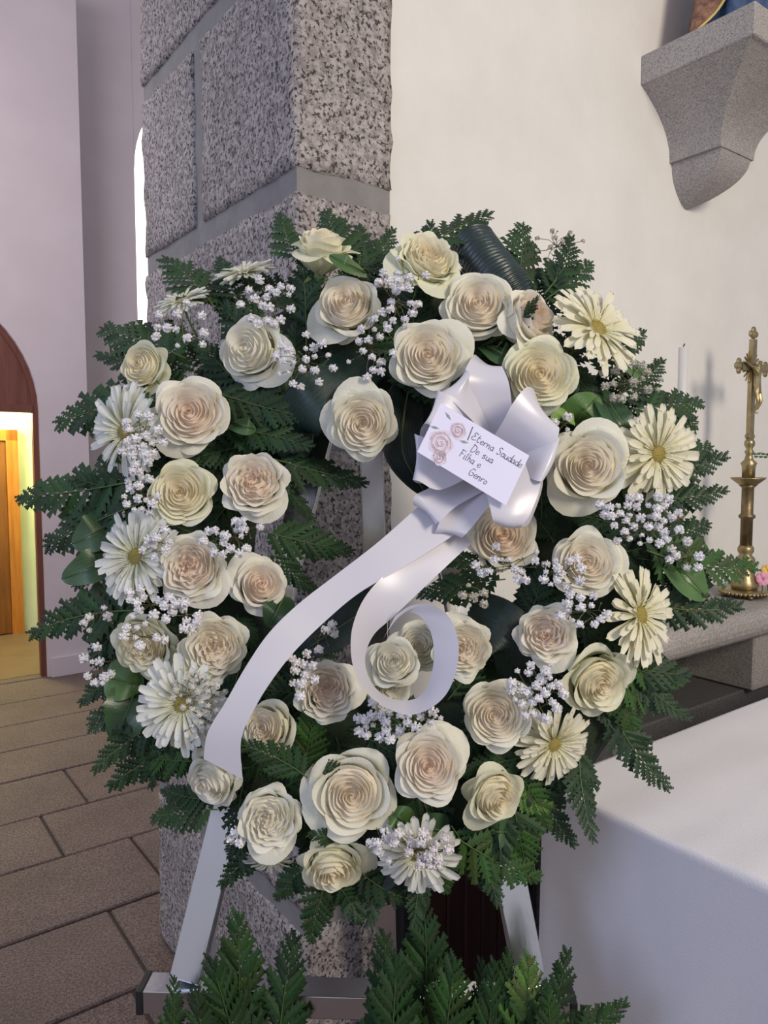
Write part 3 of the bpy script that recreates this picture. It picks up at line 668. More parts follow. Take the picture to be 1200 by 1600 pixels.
ROSES = [
 # x y r dx dy kind variant tint off label
 (503, 368, 50, .05, -.80, 'bud', 0, 'lemon', .10, 'upright cream rose seen from the side, topmost left of the wreath'),
 (539, 470, 56, -.15, -.22, 'bud', 1, 'cream', .13, 'cream rose with cupped front petals below the topmost left rose'),
 (674, 392, 54, .30, -.45, 'quart', 0, 'lemon', .12, 'tall yellowish rose at the top, left of the rolled dark leaf'),
 (748, 470, 56, -.02, -.15, 'spiral', 0, 'cream', .13, 'round cream rose just below the rolled dark leaf'),
 (843, 490, 56, .66, -.25, 'bud', 1, 'peach', .13, 'peachy cream rose in side view beside the upper right gerbera'),
 (670, 552, 60, .0, .0, 'spiral', 1, 'cream', .15, 'cream rose with greenish outer petals directly above the bow'),
 (847, 582, 60, .15, .02, 'spiral', 2, 'lemon', .14, 'full cream rose above the right loop of the bow'),
 (383, 545, 58, -.38, .05, 'bud', 0, 'white', .12, 'white rose facing left between two sprays of small white blossom'),
 (216, 570, 44, -.45, .0, 'bud', 1, 'lemon', .09, 'small cream rose facing left at the upper left rim'),
 (295, 642, 60, .0, .0, 'spiral', 0, 'peach', .14, 'large peach-centred rose right of the upper left gerbera'),
 (567, 662, 56, -.05, .22, 'spiral', 1, 'cream', .13, 'cream rose above the steel post at top of wreath opening'),
 (280, 768, 54, .0, .02, 'spiral', 2, 'lemon', .14, 'cream rose below the large peach-centred rose on the left'),
 (395, 750, 54, .05, -.08, 'quart', 0, 'peach', .13, 'ruffled peach rose at left of the wreath opening'),
 (292, 885, 57, -.15, .0, 'quart', 1, 'peach', .14, 'peach-centred rose right of the middle left gerbera'),
 (409, 911, 48, .25, -.12, 'bud', 0, 'peach', .12, 'small peach rose at lower left of the wreath opening'),
 (216, 1015, 54, -.35, .38, 'quart', 0, 'lemon', .10, 'frilled cream rose facing down left under loose blossom sprays'),
 (333, 1012, 56, .0, .05, 'quart', 1, 'cream', .14, 'ruffled cream rose just above left of the long ribbon tail'),
 (509, 1080, 52, .0, .05, 'quart', 0, 'peach', .13, 'peachy rose between the long ribbon tail and the curled tail'),
 (614, 1032, 46, -.10, -.22, 'bud', 1, 'white', .10, 'white rose seen through the curled ribbon loop'),
 (607, 1078, 40, .05, .35, 'spiral', 1, 'white', .07, 'white rose low inside the curled ribbon loop, under another rose'),
 (655, 1008, 42, .1, -.1, 'spiral', 2, 'white', .06, 'cream rose half hidden by right side of curled ribbon'),
 (727, 1014, 50, .15, .05, 'quart', 1, 'cream', .11, 'cream rose just right of the curled ribbon loop'),
 (408, 1140, 52, -.45, .05, 'big', 0, 'cream', .12, 'cream rose facing left beside the end of long ribbon tail'),
 (322, 1228, 52, -.45, .48, 'bud', 0, 'white', .11, 'white rose facing down left below the end of ribbon tail'),
 (419, 1284, 54, .05, .12, 'quart', 0, 'white', .12, 'ruffled white rose at lower left above the easel leg'),
 (550, 1244, 74, .02, .12, 'big', 1, 'cream', .13, 'largest cream rose low in the wreath with broad open outer petals'),
 (672, 1197, 60, .0, .0, 'spiral', 1, 'peach', .14, 'flat open rose with peach spiral right of the largest rose'),
 (782, 1250, 54, .40, .40, 'bud', 1, 'lemon', .11, 'cream rose facing down right at lower right of the wreath'),
 (521, 1368, 58, .05, .66, 'bud', 0, 'lemon', .10, 'lowest rose of the wreath, greenish white and facing down'),
 (775, 1118, 56, .0, .02, 'spiral', 2, 'cream', .13, 'round cream rose below right of the curled ribbon loop'),
 (853, 992, 50, -.08, .10, 'quart', 1, 'peach', .13, 'ruffled pale peach rose left of the lower right gerbera'),
 (920, 878, 56, .05, .0, 'spiral', 0, 'cream', .14, 'cream rose below the biggest right-hand rose'),
 (922, 727, 70, -.02, .05, 'big', 0, 'cream', .15, 'big round cream rose just right of the bow'),
 (787, 834, 56, .0, -.20, 'spiral', 1, 'peach', .08, 'pale peach rose tucked under the bow'),
 (944, 1073, 62, .38, .42, 'big', 1, 'lemon', .11, 'large cream rose facing down right below the lower right gerbera'),
]
STEM = MB().tube([(0, 0, -1.25), (0.03, 0, -1.7), (0, 0.03, -2.3)], [.055, .05, .05], 6)
STEM = mesh('stem', STEM.v, STEM.f, M['stem'])
rr = random.Random(4)
for (x, y, r, dx, dy, kind, var, tint, off, lab) in ROSES:
    p = wp(x, y, off); depth = p.y; size = r / F * depth / {'spiral': .89, 'quart': .87, 'bud': .87, 'big': .95}[kind]
    mx, nrm = flower_frame(x, y, off, dx, dy, rr.uniform(0, 6.28), size)
    t = thing('rose', lab, 'rose', mx, 'cream roses of the wreath')
    ti = TINT[tint]
    for me, lm, s in RP[(kind, var)]:
        c = lerp3(ti[0], ti[1], s * 2) if s < .5 else lerp3(ti[1], ti[2], s * 2 - 1)
        j = rr.uniform(.97, 1.02); link('petal', me, t, lm, (c[0] * j, c[1] * j, c[2] * j))
    link('inner_petals', HEARTS[kind], t, None, tuple(min(1, c * 1.0) for c in ti[0]))
    for q in range(rr.choice((0, 1, 1, 2)) if kind != 'bud' else 1):
        lm = Matrix.Rotation(rr.uniform(0, 6.28), 4, 'Z') @ Matrix.Rotation(rr.uniform(.02, .16), 4, 'Y'); link('petal', GUARD[rr.randrange(3)], t, lm, ti[2])
    link('calyx', CALYX, t); link('stem', STEM, t)
# ================================================================== GERBERAS
def ray_mesh(seed, L=1.0, wd=.078):
    rnd = random.Random(seed); nu, nv = 4, 8; vs = []; fs = []; uv = []; tw = rnd.uniform(-.25, .25); up = rnd.uniform(-.05, .12); b = rnd.uniform(-.02, .05)
    for j in range(nv + 1):
        v = math.sin(PI / 2 * (j / nv) ** .9)
        w = wd * (.42 + .66 * min(1, v / .65) ** 1.3) * (1 if v < .86 else math.sqrt(max(0, 1 - ((v - .86) / .14) ** 2 * .80)))
        for i in range(nu + 1):
            u = -1 + 2 * i / nu; a = tw * v
            x = v * L - (.03 * abs(u) if j == nv else 0); y = u * w * math.cos(a); z = u * w * math.sin(a) + (abs(u) ** 2 * .028 - (.012 if i == 2 else 0)) + up * v - (.16 + b) * v * v * (1 if up > 0 else .6)
            vs.append((x, y, z)); uv.append((i / nu, v))
    for j in range(nv):
        for i in range(nu): k = j * (nu + 1) + i; fs.append((k, k + 1, k + nu + 2, k + nu + 1))
    return mesh('petal', vs, fs, M['ray'], True, uv)
RAYS = [ray_mesh(i) for i in range(7)]
dm = MB(); dm.ball((0, 0, -.01), .17, 14, 8, (1, 1, .35))
rd = random.Random(3)
for k in range(70):
    a = k * 2.39996; q = math.sqrt(k / 70) * .18; dm.ball((q * math.cos(a), q * math.sin(a), .05 - q * q * 1.0), .015, 5, 3, (1, 1, 1.8))
DISC = mesh('centre_disc', dm.v, dm.f, M['gold_green'])
fm = MB()
for k in range(90):
    a = k * 2.39996; q = .18 + .07 * (k / 90); l = .06 + .08 * (k / 90); c = Vector((math.cos(a), math.sin(a), 0)); sd = Vector((-c.y, c.x, 0)) * .012
    p = c * q; e = c * (q + l * .7) + Vector((0, 0, l * .9)); fm.add([p - sd, p + sd, e + sd * .6, e - sd * .6], [(0, 1, 2, 3)])
FLOR = mesh('inner_florets', fm.v, fm.f, M['creamfloret'])
hb = MB(); hb.lathe([(.03, -.30), (.12, -.24), (.19, -.10), (.17, -.03)], 14); hb.tube([(0, 0, -.28), (.02, 0, -.7), (0, .05, -1.3)], [.04, .035, .035], 6)
HEAD = mesh('green_head', hb.v, hb.f, M['stem'])
GERB = [
 (283, 470, 46, -.30, -.72, .07, 'small gerbera in side view below the top left fern frond', 0),
 (382, 425, 50, -.25, -.78, .07, 'white gerbera in side view at upper left facing up', 0),
 (195, 675, 76, -.60, .10, .10, 'white gerbera at upper left rim, with blossom over its lower side', 0),
 (212, 869, 80, -.52, .02, .11, 'white gerbera at the middle of the left rim', 0),
 (284, 1100, 80, -.30, .12, .13, 'white gerbera beside the ribbon tail at lower left', 0),
 (934, 512, 84, .50, -.42, .10, 'creamy gerbera at upper right seen at a slant', 1),
 (1028, 709, 78, .50, .12, .09, 'cream gerbera with yellow centre on the right rim', 1),
 (1052, 757, 46, .6, .3, .04, 'small cream gerbera half hidden under the right rim gerbera', 1),
 (1001, 960, 82, .68, -.05, .10, 'white gerbera at lower right in front of granite shelf', 1),
 (866, 1163, 72, .45, .45, .09, 'cream gerbera at lower right just above the altar cloth', 1),
 (655, 1336, 74, .0, .50, .10, 'white gerbera at the bottom covered by small blossoms', 0),
 (424, 1345, 46, -.1, .88, .06, 'small drooping gerbera in side view at bottom left', 0),
]
for (x, y, r, dx, dy, off, lab, warm) in GERB:
    p = wp(x, y, off); size = r / F * p.y
    mx, nrm = flower_frame(x, y, off, dx, dy, rr.uniform(0, 6), size)
    t = thing('gerbera', lab, 'gerbera', mx, 'white gerberas of the wreath')
    base = (.95, .93, .78) if warm else (.93, .94, .88)
    n = 24
    for lay, (cnt, sc_, tl, z) in enumerate(((27, 1.0, -.08, -.06), (26, .90, -.20, -.03), (20, .68, -.36, .0), (14, .45, -.45, .0))):
        for k in range(cnt):
            a = 2 * PI * (k + .5 * (lay % 2)) / cnt + rr.uniform(-.09, .09); s = sc_ * rr.uniform(.84, 1.06)
            if rr.random() < .04: continue
            lm = Matrix.Rotation(a, 4, 'Z') @ Matrix.Translation((.15, 0, z)) @ Matrix.Rotation(tl + rr.uniform(-.17, .14), 4, 'Y') @ Matrix.Diagonal((s * .87, s * rr.uniform(.95, 1.2), s, 1))
            j = rr.uniform(.96, 1.02); link('petal', RAYS[rr.randrange(7)], t, lm, tuple(c * j for c in base))
    cdo = link('centre_disc', DISC, t); tag(link('inner_florets', FLOR, cdo), kind='stuff'); link('green_head', HEAD, t)
# ================================================================== FERN FRONDS
def leaflet_mesh(seed, nl=5):
    rnd = random.Random(seed); vs = []; fs = []; fold = .10
    vs.append((0, 0, 0)); 
    rows = []
    for k in range(nl):
        t0 = k / nl; t1 = (k + .62) / nl; env0 = (math.sin(PI * min(1, (t0 * .8 + .14))) ** .8) * .155; env1 = (math.sin(PI * min(1, (t1 * .8 + .14))) ** .8) * .205
        notch = env0 * .50; tooth = env1 * rnd.uniform(.95, 1.1)
        rows.append((t0, notch)); rows.append((t1 + .09, tooth)); rows.append((t1 + .075, tooth * .62))
    rows.append((.99, .012)); rows.append((1.04, 0.0))
    n = len(rows); vs = []
    for (t, w) in rows:
        z = -.06 * t * t
        vs += [(t, w, z - w * fold * 3), (t - .02, 0, z), (t, -w, z - w * fold * 3)]
    for i in range(n - 1):
        a = i * 3; fs += [(a, a + 1, a + 4, a + 3), (a + 1, a + 2, a + 5, a + 4)]
    return vs, fs
LFD = [leaflet_mesh(i, 5) for i in range(3)]
LF = [mesh('leaflet', v, f, M['fern'], False) for v, f in LFD]
def frond_layout(seed, n, wide, curve):
    rnd = random.Random(seed); out = []; pts = []
    def c(t): return Vector((t, curve * (t * t - t) , -.10 * t * t - .0))
    for k in range(21): pts.append(c(k / 20))
    for k in range(n):
        t = .08 + .86 * (k / (n - 1)) ** .92
        l = wide * (1 - t) ** .72 * (.75 + .25 * min(1, t / .2)) + .055
        p = c(t); d = (c(min(t + .02, 1)) - c(t - .02)).normalized()
        for s in (-1, 1):
            a = math.radians(56 - 24 * t) * s + rnd.uniform(-.06, .06); ll = l * rnd.uniform(.92, 1.08)
            mx = Matrix.Translation(p + d * (.5 * .86 / n if s > 0 else 0)) @ Matrix.Rotation(math.atan2(d.y, d.x) + a, 4, 'Z') @ Matrix.Rotation(rnd.uniform(-.05, .28), 4, 'Y') @ Matrix.Rotation(rnd.uniform(-.3, .3), 4, 'X') @ Matrix.Diagonal((ll, ll * (1.0 + .5 * t), ll, 1))
            out.append((rnd.randrange(3), mx))
    out.append((0, Matrix.Translation(c(.93)) @ Matrix.Diagonal((.13, .13, .1, 1))))
    st = MB().tube(pts, [.010 - .007 * i / 20 for i in range(21)], 5)
    return out, mesh('stalk', st.v, st.f, M['rachis'], True)
FR = [frond_layout(s, n, w, cv) for s, n, w, cv in ((1, 10, .38, .12), (2, 11, .33, -.14), (3, 10, .42, .05), (4, 11, .30, .25))]
FRJ = []
for lay, st in FR:
    b = MB()
    for i, mx in lay: b.add(LFD[i][0], LFD[i][1], mx)
    FRJ.append((mesh('leaflets', b.v, b.f, M['fern'], False), st))
def frond(A, B, nrm, lab, group, k, tone=(1, 1, 1), joined=False, cat='fern frond', wide=1.0):
    d = B - A; L = d.length; x = d.normalized(); z = nrm - x * nrm.dot(x); z.normalize(); y = z.cross(x)
    mx = Matrix(((x.x * L, y.x * L * wide, z.x * L, A.x), (x.y * L, y.y * L * wide, z.y * L, A.y), (x.z * L, y.z * L * wide, z.z * L, A.z), (0, 0, 0, 1)))
    t = thing('fern_frond', lab, cat, mx, group)
    lay, st = FR[k % 4]; link('stalk', st, t)
    if joined: tag(link('leaflets', FRJ[k % 4][0], t, None, tone), kind='stuff')
    else:
        for i, lm in lay: link('leaflet', LF[i], t, lm, tuple(c * rr.uniform(.8, 1.2) for c in tone))
    return t
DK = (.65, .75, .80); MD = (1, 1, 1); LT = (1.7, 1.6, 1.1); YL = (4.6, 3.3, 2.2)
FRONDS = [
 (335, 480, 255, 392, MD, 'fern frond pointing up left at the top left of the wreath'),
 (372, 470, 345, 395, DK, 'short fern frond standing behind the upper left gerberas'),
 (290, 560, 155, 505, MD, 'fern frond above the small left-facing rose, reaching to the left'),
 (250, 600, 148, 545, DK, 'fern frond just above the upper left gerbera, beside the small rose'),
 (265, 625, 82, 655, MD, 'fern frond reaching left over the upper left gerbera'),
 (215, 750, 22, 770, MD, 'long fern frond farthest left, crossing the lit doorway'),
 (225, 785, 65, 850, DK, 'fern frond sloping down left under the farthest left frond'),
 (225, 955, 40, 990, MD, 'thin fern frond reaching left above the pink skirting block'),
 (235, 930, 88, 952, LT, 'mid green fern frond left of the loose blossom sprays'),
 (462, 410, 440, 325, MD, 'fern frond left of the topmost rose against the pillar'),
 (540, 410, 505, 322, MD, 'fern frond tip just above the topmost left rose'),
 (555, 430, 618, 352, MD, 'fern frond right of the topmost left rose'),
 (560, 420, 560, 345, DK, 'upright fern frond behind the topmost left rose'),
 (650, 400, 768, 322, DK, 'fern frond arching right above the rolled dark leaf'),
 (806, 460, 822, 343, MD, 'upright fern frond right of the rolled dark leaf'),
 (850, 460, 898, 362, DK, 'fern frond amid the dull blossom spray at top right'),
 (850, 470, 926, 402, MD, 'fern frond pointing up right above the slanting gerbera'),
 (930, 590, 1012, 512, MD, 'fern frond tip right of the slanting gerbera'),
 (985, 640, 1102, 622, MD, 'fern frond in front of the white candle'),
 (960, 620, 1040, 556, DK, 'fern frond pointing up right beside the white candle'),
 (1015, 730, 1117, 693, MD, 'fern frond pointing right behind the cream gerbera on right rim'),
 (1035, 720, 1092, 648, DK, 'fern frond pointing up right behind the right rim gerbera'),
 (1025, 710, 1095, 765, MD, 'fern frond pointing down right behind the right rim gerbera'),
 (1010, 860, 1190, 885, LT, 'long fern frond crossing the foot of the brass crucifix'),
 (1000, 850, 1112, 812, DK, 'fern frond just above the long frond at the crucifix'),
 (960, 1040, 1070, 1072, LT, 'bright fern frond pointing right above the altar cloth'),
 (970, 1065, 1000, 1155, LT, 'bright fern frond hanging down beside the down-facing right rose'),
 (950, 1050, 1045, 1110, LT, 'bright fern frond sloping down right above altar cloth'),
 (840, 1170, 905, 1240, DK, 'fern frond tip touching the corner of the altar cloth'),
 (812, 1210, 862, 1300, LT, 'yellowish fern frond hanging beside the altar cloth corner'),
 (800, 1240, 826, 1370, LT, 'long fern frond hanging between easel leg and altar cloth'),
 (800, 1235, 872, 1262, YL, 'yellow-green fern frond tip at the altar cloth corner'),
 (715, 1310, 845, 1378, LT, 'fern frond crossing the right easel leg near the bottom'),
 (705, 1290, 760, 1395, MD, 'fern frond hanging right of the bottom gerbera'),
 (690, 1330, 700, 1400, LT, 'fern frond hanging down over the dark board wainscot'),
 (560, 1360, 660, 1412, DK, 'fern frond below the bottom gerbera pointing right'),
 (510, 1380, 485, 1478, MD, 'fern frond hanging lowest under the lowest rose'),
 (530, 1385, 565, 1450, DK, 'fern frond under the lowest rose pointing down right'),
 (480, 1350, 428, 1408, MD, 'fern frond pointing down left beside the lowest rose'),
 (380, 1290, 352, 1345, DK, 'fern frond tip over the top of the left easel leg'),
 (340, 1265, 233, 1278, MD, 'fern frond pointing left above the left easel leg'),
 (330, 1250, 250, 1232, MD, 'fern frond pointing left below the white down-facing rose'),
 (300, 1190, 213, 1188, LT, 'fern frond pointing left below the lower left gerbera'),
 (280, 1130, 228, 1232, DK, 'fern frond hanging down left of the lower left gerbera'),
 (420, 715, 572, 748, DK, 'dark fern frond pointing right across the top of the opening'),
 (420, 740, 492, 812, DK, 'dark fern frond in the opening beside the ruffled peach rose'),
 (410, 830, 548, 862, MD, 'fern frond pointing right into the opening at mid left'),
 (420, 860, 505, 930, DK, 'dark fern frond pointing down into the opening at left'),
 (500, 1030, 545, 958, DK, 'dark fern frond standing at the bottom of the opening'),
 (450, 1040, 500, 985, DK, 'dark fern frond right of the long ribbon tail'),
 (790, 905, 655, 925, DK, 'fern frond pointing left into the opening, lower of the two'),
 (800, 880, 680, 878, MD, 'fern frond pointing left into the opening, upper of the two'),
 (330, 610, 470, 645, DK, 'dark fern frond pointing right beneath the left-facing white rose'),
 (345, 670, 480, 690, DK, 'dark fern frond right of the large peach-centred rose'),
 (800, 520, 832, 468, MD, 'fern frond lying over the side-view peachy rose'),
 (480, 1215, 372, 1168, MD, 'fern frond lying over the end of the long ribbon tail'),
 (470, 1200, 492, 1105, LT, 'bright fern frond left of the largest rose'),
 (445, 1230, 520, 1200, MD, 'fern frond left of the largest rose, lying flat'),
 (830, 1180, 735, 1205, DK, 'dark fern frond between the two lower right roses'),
 (560, 1330, 490, 1308, MD, 'small fern frond between largest rose and lowest rose'),
 (370, 960, 400, 1010, DK, 'dark fern frond beside the small peach rose and ribbon'),
 (170, 720, 225, 690, LT, 'fern frond tip between the two left gerberas'),
 (1000, 830, 900, 800, DK, 'dark fern frond under the big round rose at right'),
 (880, 560, 960, 640, DK, 'dark fern frond below the slanting gerbera'),
]
for k, (x0, y0, x1, y1, tone, lab) in enumerate(FRONDS):
    cxp, cyp = 607, 862
    o0 = .075 if math.hypot(x0 - cxp, y0 - cyp) > 120 else .06
    edge = math.hypot(x1 - cxp, y1 - cyp)
    o1 = .045 if edge > 430 else (.04 if edge < 190 else .10)
    if 'ribbon tail' in lab and 'lying over' in lab: o0, o1 = .12, .175
    if 'lying over the side' in lab: o1 = .18; o0 = .1
    if 'between largest' in lab or 'left of the largest' in lab: o1 = .13; o0 = .07
    A = wp(x0, y0, o0); B = wp(x1, y1, o1)
    side = WU * rr.uniform(-.25, .25) + WV * rr.uniform(-.1, .25)
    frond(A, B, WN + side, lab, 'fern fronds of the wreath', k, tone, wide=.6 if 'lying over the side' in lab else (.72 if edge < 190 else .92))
RINGS = ['near the opening, ', 'near the outer rim, ']
SECT = ['at the right of the wreath', 'at the upper right of the wreath', 'at the top of the wreath', 'at the upper left of the wreath', 'at the left of the wreath', 'at the lower left of the wreath', 'at the bottom of the wreath', 'at the lower right of the wreath']
for k in range(132):
    a = 2 * PI * k / 132 * 5.0 + rr.uniform(-.05, .05); rad = (.24, .28, .33, .38)[k % 4] + rr.uniform(-.02, .02)
    p0 = WC + WU * (rad * math.cos(a)) + WV * (rad * 1.07 * math.sin(a)) + WN * .042
    inward = (k % 12 == 0 and not 2.2 < a % (2 * PI) < 3.9)
    b = a + rr.uniform(-.8, .8) + (PI * .55 if inward else (rr.choice((-1, 1)) * .9 if k % 4 == 0 else 0)); l = rr.uniform(.10, .15)
    if inward: l *= .75
    p1 = p0 + WU * (l * math.cos(b)) + WV * (l * math.sin(b)) + WN * rr.uniform(-.01, .035)
    s = int(((a % (2 * PI)) / (2 * PI) * 8 + .5)) % 8
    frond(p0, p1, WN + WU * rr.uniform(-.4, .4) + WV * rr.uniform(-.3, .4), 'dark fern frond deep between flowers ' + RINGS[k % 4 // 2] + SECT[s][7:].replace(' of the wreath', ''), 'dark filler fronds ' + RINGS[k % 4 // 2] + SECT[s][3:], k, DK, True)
# fronds of the second spray standing at the easel's crossbar
LOW = [(368, 1690, 368, 1452, 1.02, 'tall fern frond of lower spray standing in front of the left pillar base'), (430, 1680, 458, 1482, 1.02, 'fern frond just right of the tallest left frond of lower spray'), (395, 1680, 330, 1520, 1.0, 'fern frond of lower spray leaning left over the steel crossbar'),
 (262, 1660, 264, 1543, 1.0, 'small fern tip in front of the left end of crossbar'), (655, 1690, 667, 1432, 1.03, 'tallest fern frond of lower spray in front of dark boards'),
 (640, 1690, 600, 1480, 1.0, 'fern frond leaning left of the tallest lower frond'), (680, 1690, 706, 1520, 1.0, 'fern frond just right of the tallest lower frond'),
 (730, 1680, 748, 1520, 1.02, 'narrow upright fern frond before the dark boards'), (745, 1680, 772, 1525, 1.0, 'second narrow upright fern frond before the dark boards'), (790, 1690, 797, 1510, 1.0, 'slender fern frond left of the right easel foot'),
 (810, 1660, 828, 1515, .99, 'yellow-tipped fern frond in front of the right easel foot'), (800, 1660, 890, 1505, .98, 'fern frond leaning right over the right easel foot'), (830, 1640, 975, 1578, .98, 'lowest fern frond reaching right past the crossbar end'),
 (350, 1690, 300, 1560, .98, 'fern frond low left in front of the crossbar'), 
 (600, 1700, 620, 1520, .97, 'broad fern frond low at the foot of dark boards'), (840, 1700, 860, 1560, .96, 'broad fern frond low in front of crossbar end cap')]
for k, (x0, y0, x1, y1, D, lab) in enumerate(LOW):
    x0 = x1 + (x0 - x1) * .8; y0 = min(y0, y1 + 190)
    A = at(x0, y0, D - .02); B = at(x1, y1, D - .05)
    t = frond(A, B, Vector((rr.uniform(-.3, .3), -1, .25)), lab, 'fern fronds of the lower spray', k, YL if 'yellow' in lab else ((1.35, 1.3, 1) if k % 3 == 0 else (.95, .95, .95)), wide=.55 if 'narrow' in lab or 'slender' in lab else .74)
    root = at(580 + (x0 - 580) * .8, 1712, D); q = MB().tube([root - A, (root - A) * .4 + Vector((0, .01, 0)), Vector((0, 0, 0))], [.0016, .0014, .0012], 5)
    o = link('lower_stalk', mesh('lower_stalk', q.v, q.f, M['rachis'], True)); o.parent = t; o.matrix_world = Matrix.Translation(A)
lb = MB(); cc = at(580, 1730, 1.0); lb.ball(cc, .11, 20, 10, (2.3, .45, .5)); tag(lb.done('spray_base', M['foam'], None, True), 'dark moss base of the lower spray under the crossbar', 'flower base')
# ================================================================== BROAD LEAVES
def leaf_grid(P, wd, nrm, m, name, lab, cat, fold=.25, ridges=0, tip=1.0, serr=0, group=None, tone=(1, 1, 1), closed=0.0):
    P = catmull([Vector(p) for p in P], 8); n = len(P) - 1; nu = 24 if ridges else 10; P = catmull(P, 5) if ridges == 2 else P; n = len(P) - 1; vs = []; fs = []; uv = []
    for i, p in enumerate(P):
        t = i / n; d = (P[min(i + 1, n)] - P[max(i - 1, 0)]).normalized(); nn = nrm(t) if callable(nrm) else nrm
        y = nn.cross(d).normalized(); z = d.cross(y).normalized()
        w = wd * ((math.sin(PI * min(1, t ** .75 * .93 + .07)) ** .65) if not closed else (1 if t < .6 else math.sqrt(max(.02, 1 - ((t - .6) / .4) ** 2)))) 
        if serr: w *= 1 + serr * (1 if i % 2 else -1)
        for k in range(nu + 1):
            u = -1 + 2 * k / nu
            if closed: a = u * closed; yy = math.sin(a) / max(.5, math.sin(min(closed, PI / 2))) * w; zz = (math.cos(a) - 1) * w
            else: yy = u * w; zz = -fold * w * (1 - abs(u)) + .05 * w * math.sin(3 * t * PI + u * 2)
            if ridges == 1: zz += wd * .035 * (1 if k % 2 else -1)
            if ridges == 2: zz += wd * (.030 * math.sin(i * 1.25 + u * 1.5) + .02 * noise.noise(Vector((t * 30, u * 2, 0))))
            vs.append(p + y * yy + z * zz); uv.append((k / nu, t))
    for i in range(n):
        for k in range(nu): a = i * (nu + 1) + k; fs.append((a, a + 1, a + nu + 2, a + nu + 1))
    o = link(name, mesh(name, vs, fs, M[m], True, uv), None, None, tone); tag(o, lab, cat, group)
    if not closed:
        v = MB().tube([p - WN * .0 for p in P], [.0016 * (1 - .7 * i / n) for i in range(n + 1)], 5); v.done('midrib', M['rachis'], o, True)
    return o
# dark ribbed leaves, the top one rolled into a loop
leaf_grid([wp(736, 352, .06), wp(762, 388, .085), wp(790, 425, .10), wp(815, 470, .09), wp(832, 530, .06)], .040, WN, 'aspid2', 'ribbed_leaf', 'rolled dark ribbed leaf standing up at the top right', 'leaf', ridges=2, closed=1.35)
leaf_grid([wp(570, 560, .06), wp(530, 590, .10), wp(485, 625, .11), wp(455, 670, .07), wp(470, 720, .045)], .042, WN, 'aspid', 'ribbed_leaf', 'dark ribbed leaf curving left of the rose over the opening', 'leaf', ridges=1, closed=.7, tone=(1.6, 1.6, 1.6))
leaf_grid([wp(640, 600, .04), wp(630, 660, .08), wp(632, 715, .08), wp(668, 775, .06)], .036, WN + WU * .4, 'aspid', 'ribbed_leaf', 'dark ribbed leaf hanging in the opening left of the bow', 'leaf', ridges=1)
leaf_grid([wp(730, 960, .05), wp(775, 975, .09), wp(810, 1010, .09), wp(800, 1070, .06)], .04, WN, 'aspid', 'ribbed_leaf', 'dark ribbed leaf between curled ribbon and ruffled right rose', 'leaf', ridges=1, closed=.6)
leaf_grid([wp(600, 930, .03), wp(560, 960, .06), wp(500, 1000, .07), wp(455, 1030, .05)], .03, WN, 'aspid', 'ribbed_leaf', 'dark ribbed leaf at the bottom of the opening behind ribbon', 'leaf', ridges=1)
leaf_grid([wp(530, 1380, .03), wp(600, 1350, .07), wp(560, 1300, .06)], .03, WN, 'aspid', 'ribbed_leaf', 'dark ribbed leaf right of the lowest rose', 'leaf', ridges=1)
BL = [(895, 665, 935, 618, .032, LT, 'pale round green leaf above the big right rose'), (870, 670, 892, 640, .02, YL, 'small yellowish leaf beside the bow and big right rose'), (985, 790, 1045, 745, .030, MD, 'dark pointed leaf under the right rim gerbera'),
      (1050, 870, 1105, 935, .030, LT, 'bright green pointed leaf hanging before the granite shelf'), (165, 1058, 225, 1070, .030, LT, 'pale rounded leaf under the frilled left rose'), (215, 1070, 180, 1162, .034, MD, 'dark toothed leaf hanging at the left above the floor'),
      (170, 820, 112, 850, .030, MD, 'dark leaf behind the middle left gerbera, upper one'), (175, 870, 96, 905, .026, MD, 'dark pointed leaf left of middle left gerbera'), (570, 425, 515, 398, .016, LT, 'small cut leaf between the two top left roses'),
      (365, 660, 400, 670, .016, MD, 'small pointed leaf right of large peach-centred rose'), (700, 1300, 650, 1290, .022, MD, 'small dark leaf above the bottom gerbera'), (760, 1300, 800, 1300, .026, MD, 'dark leaf over the top of the right easel leg'),
      (445, 930, 420, 980, .022, DK, 'dark leaf beside the small peach rose'), (640, 1290, 610, 1265, .018, LT, 'small green leaf right of the largest rose'), (760, 540, 800, 560, .022, DK, 'dark leaf between the two upper right roses'), (580, 735, 565, 770, .001, DK, ''),
      (980, 560, 1010, 590, .02, LT, 'small green leaf at the right rim above the blossom'), (940, 610, 990, 690, .026, DK, 'dark leaf behind the right blossom spray')]
for (x0, y0, x1, y1, w, tone, lab) in BL:
    if not lab: continue
    mx_, my_ = (x0 + x1) / 2, (y0 + y1) / 2
    rim = math.hypot(x1 - 607, y1 - 862) > 420
    offs = (.05, .07, .05) if rim else (.08, .115, .10)
    if 'cut leaf' in lab: offs = (.11, .16, .15)
    leaf_grid([wp(x0, y0, offs[0]), wp(mx_, my_, offs[1]), wp(x1, y1, offs[2])], w, WN + WU * .2, 'salal', 'broad_leaf', lab, 'leaf', tone=tone, serr=.05 if 'toothed' in lab else 0, group='broad leaves of the wreath')
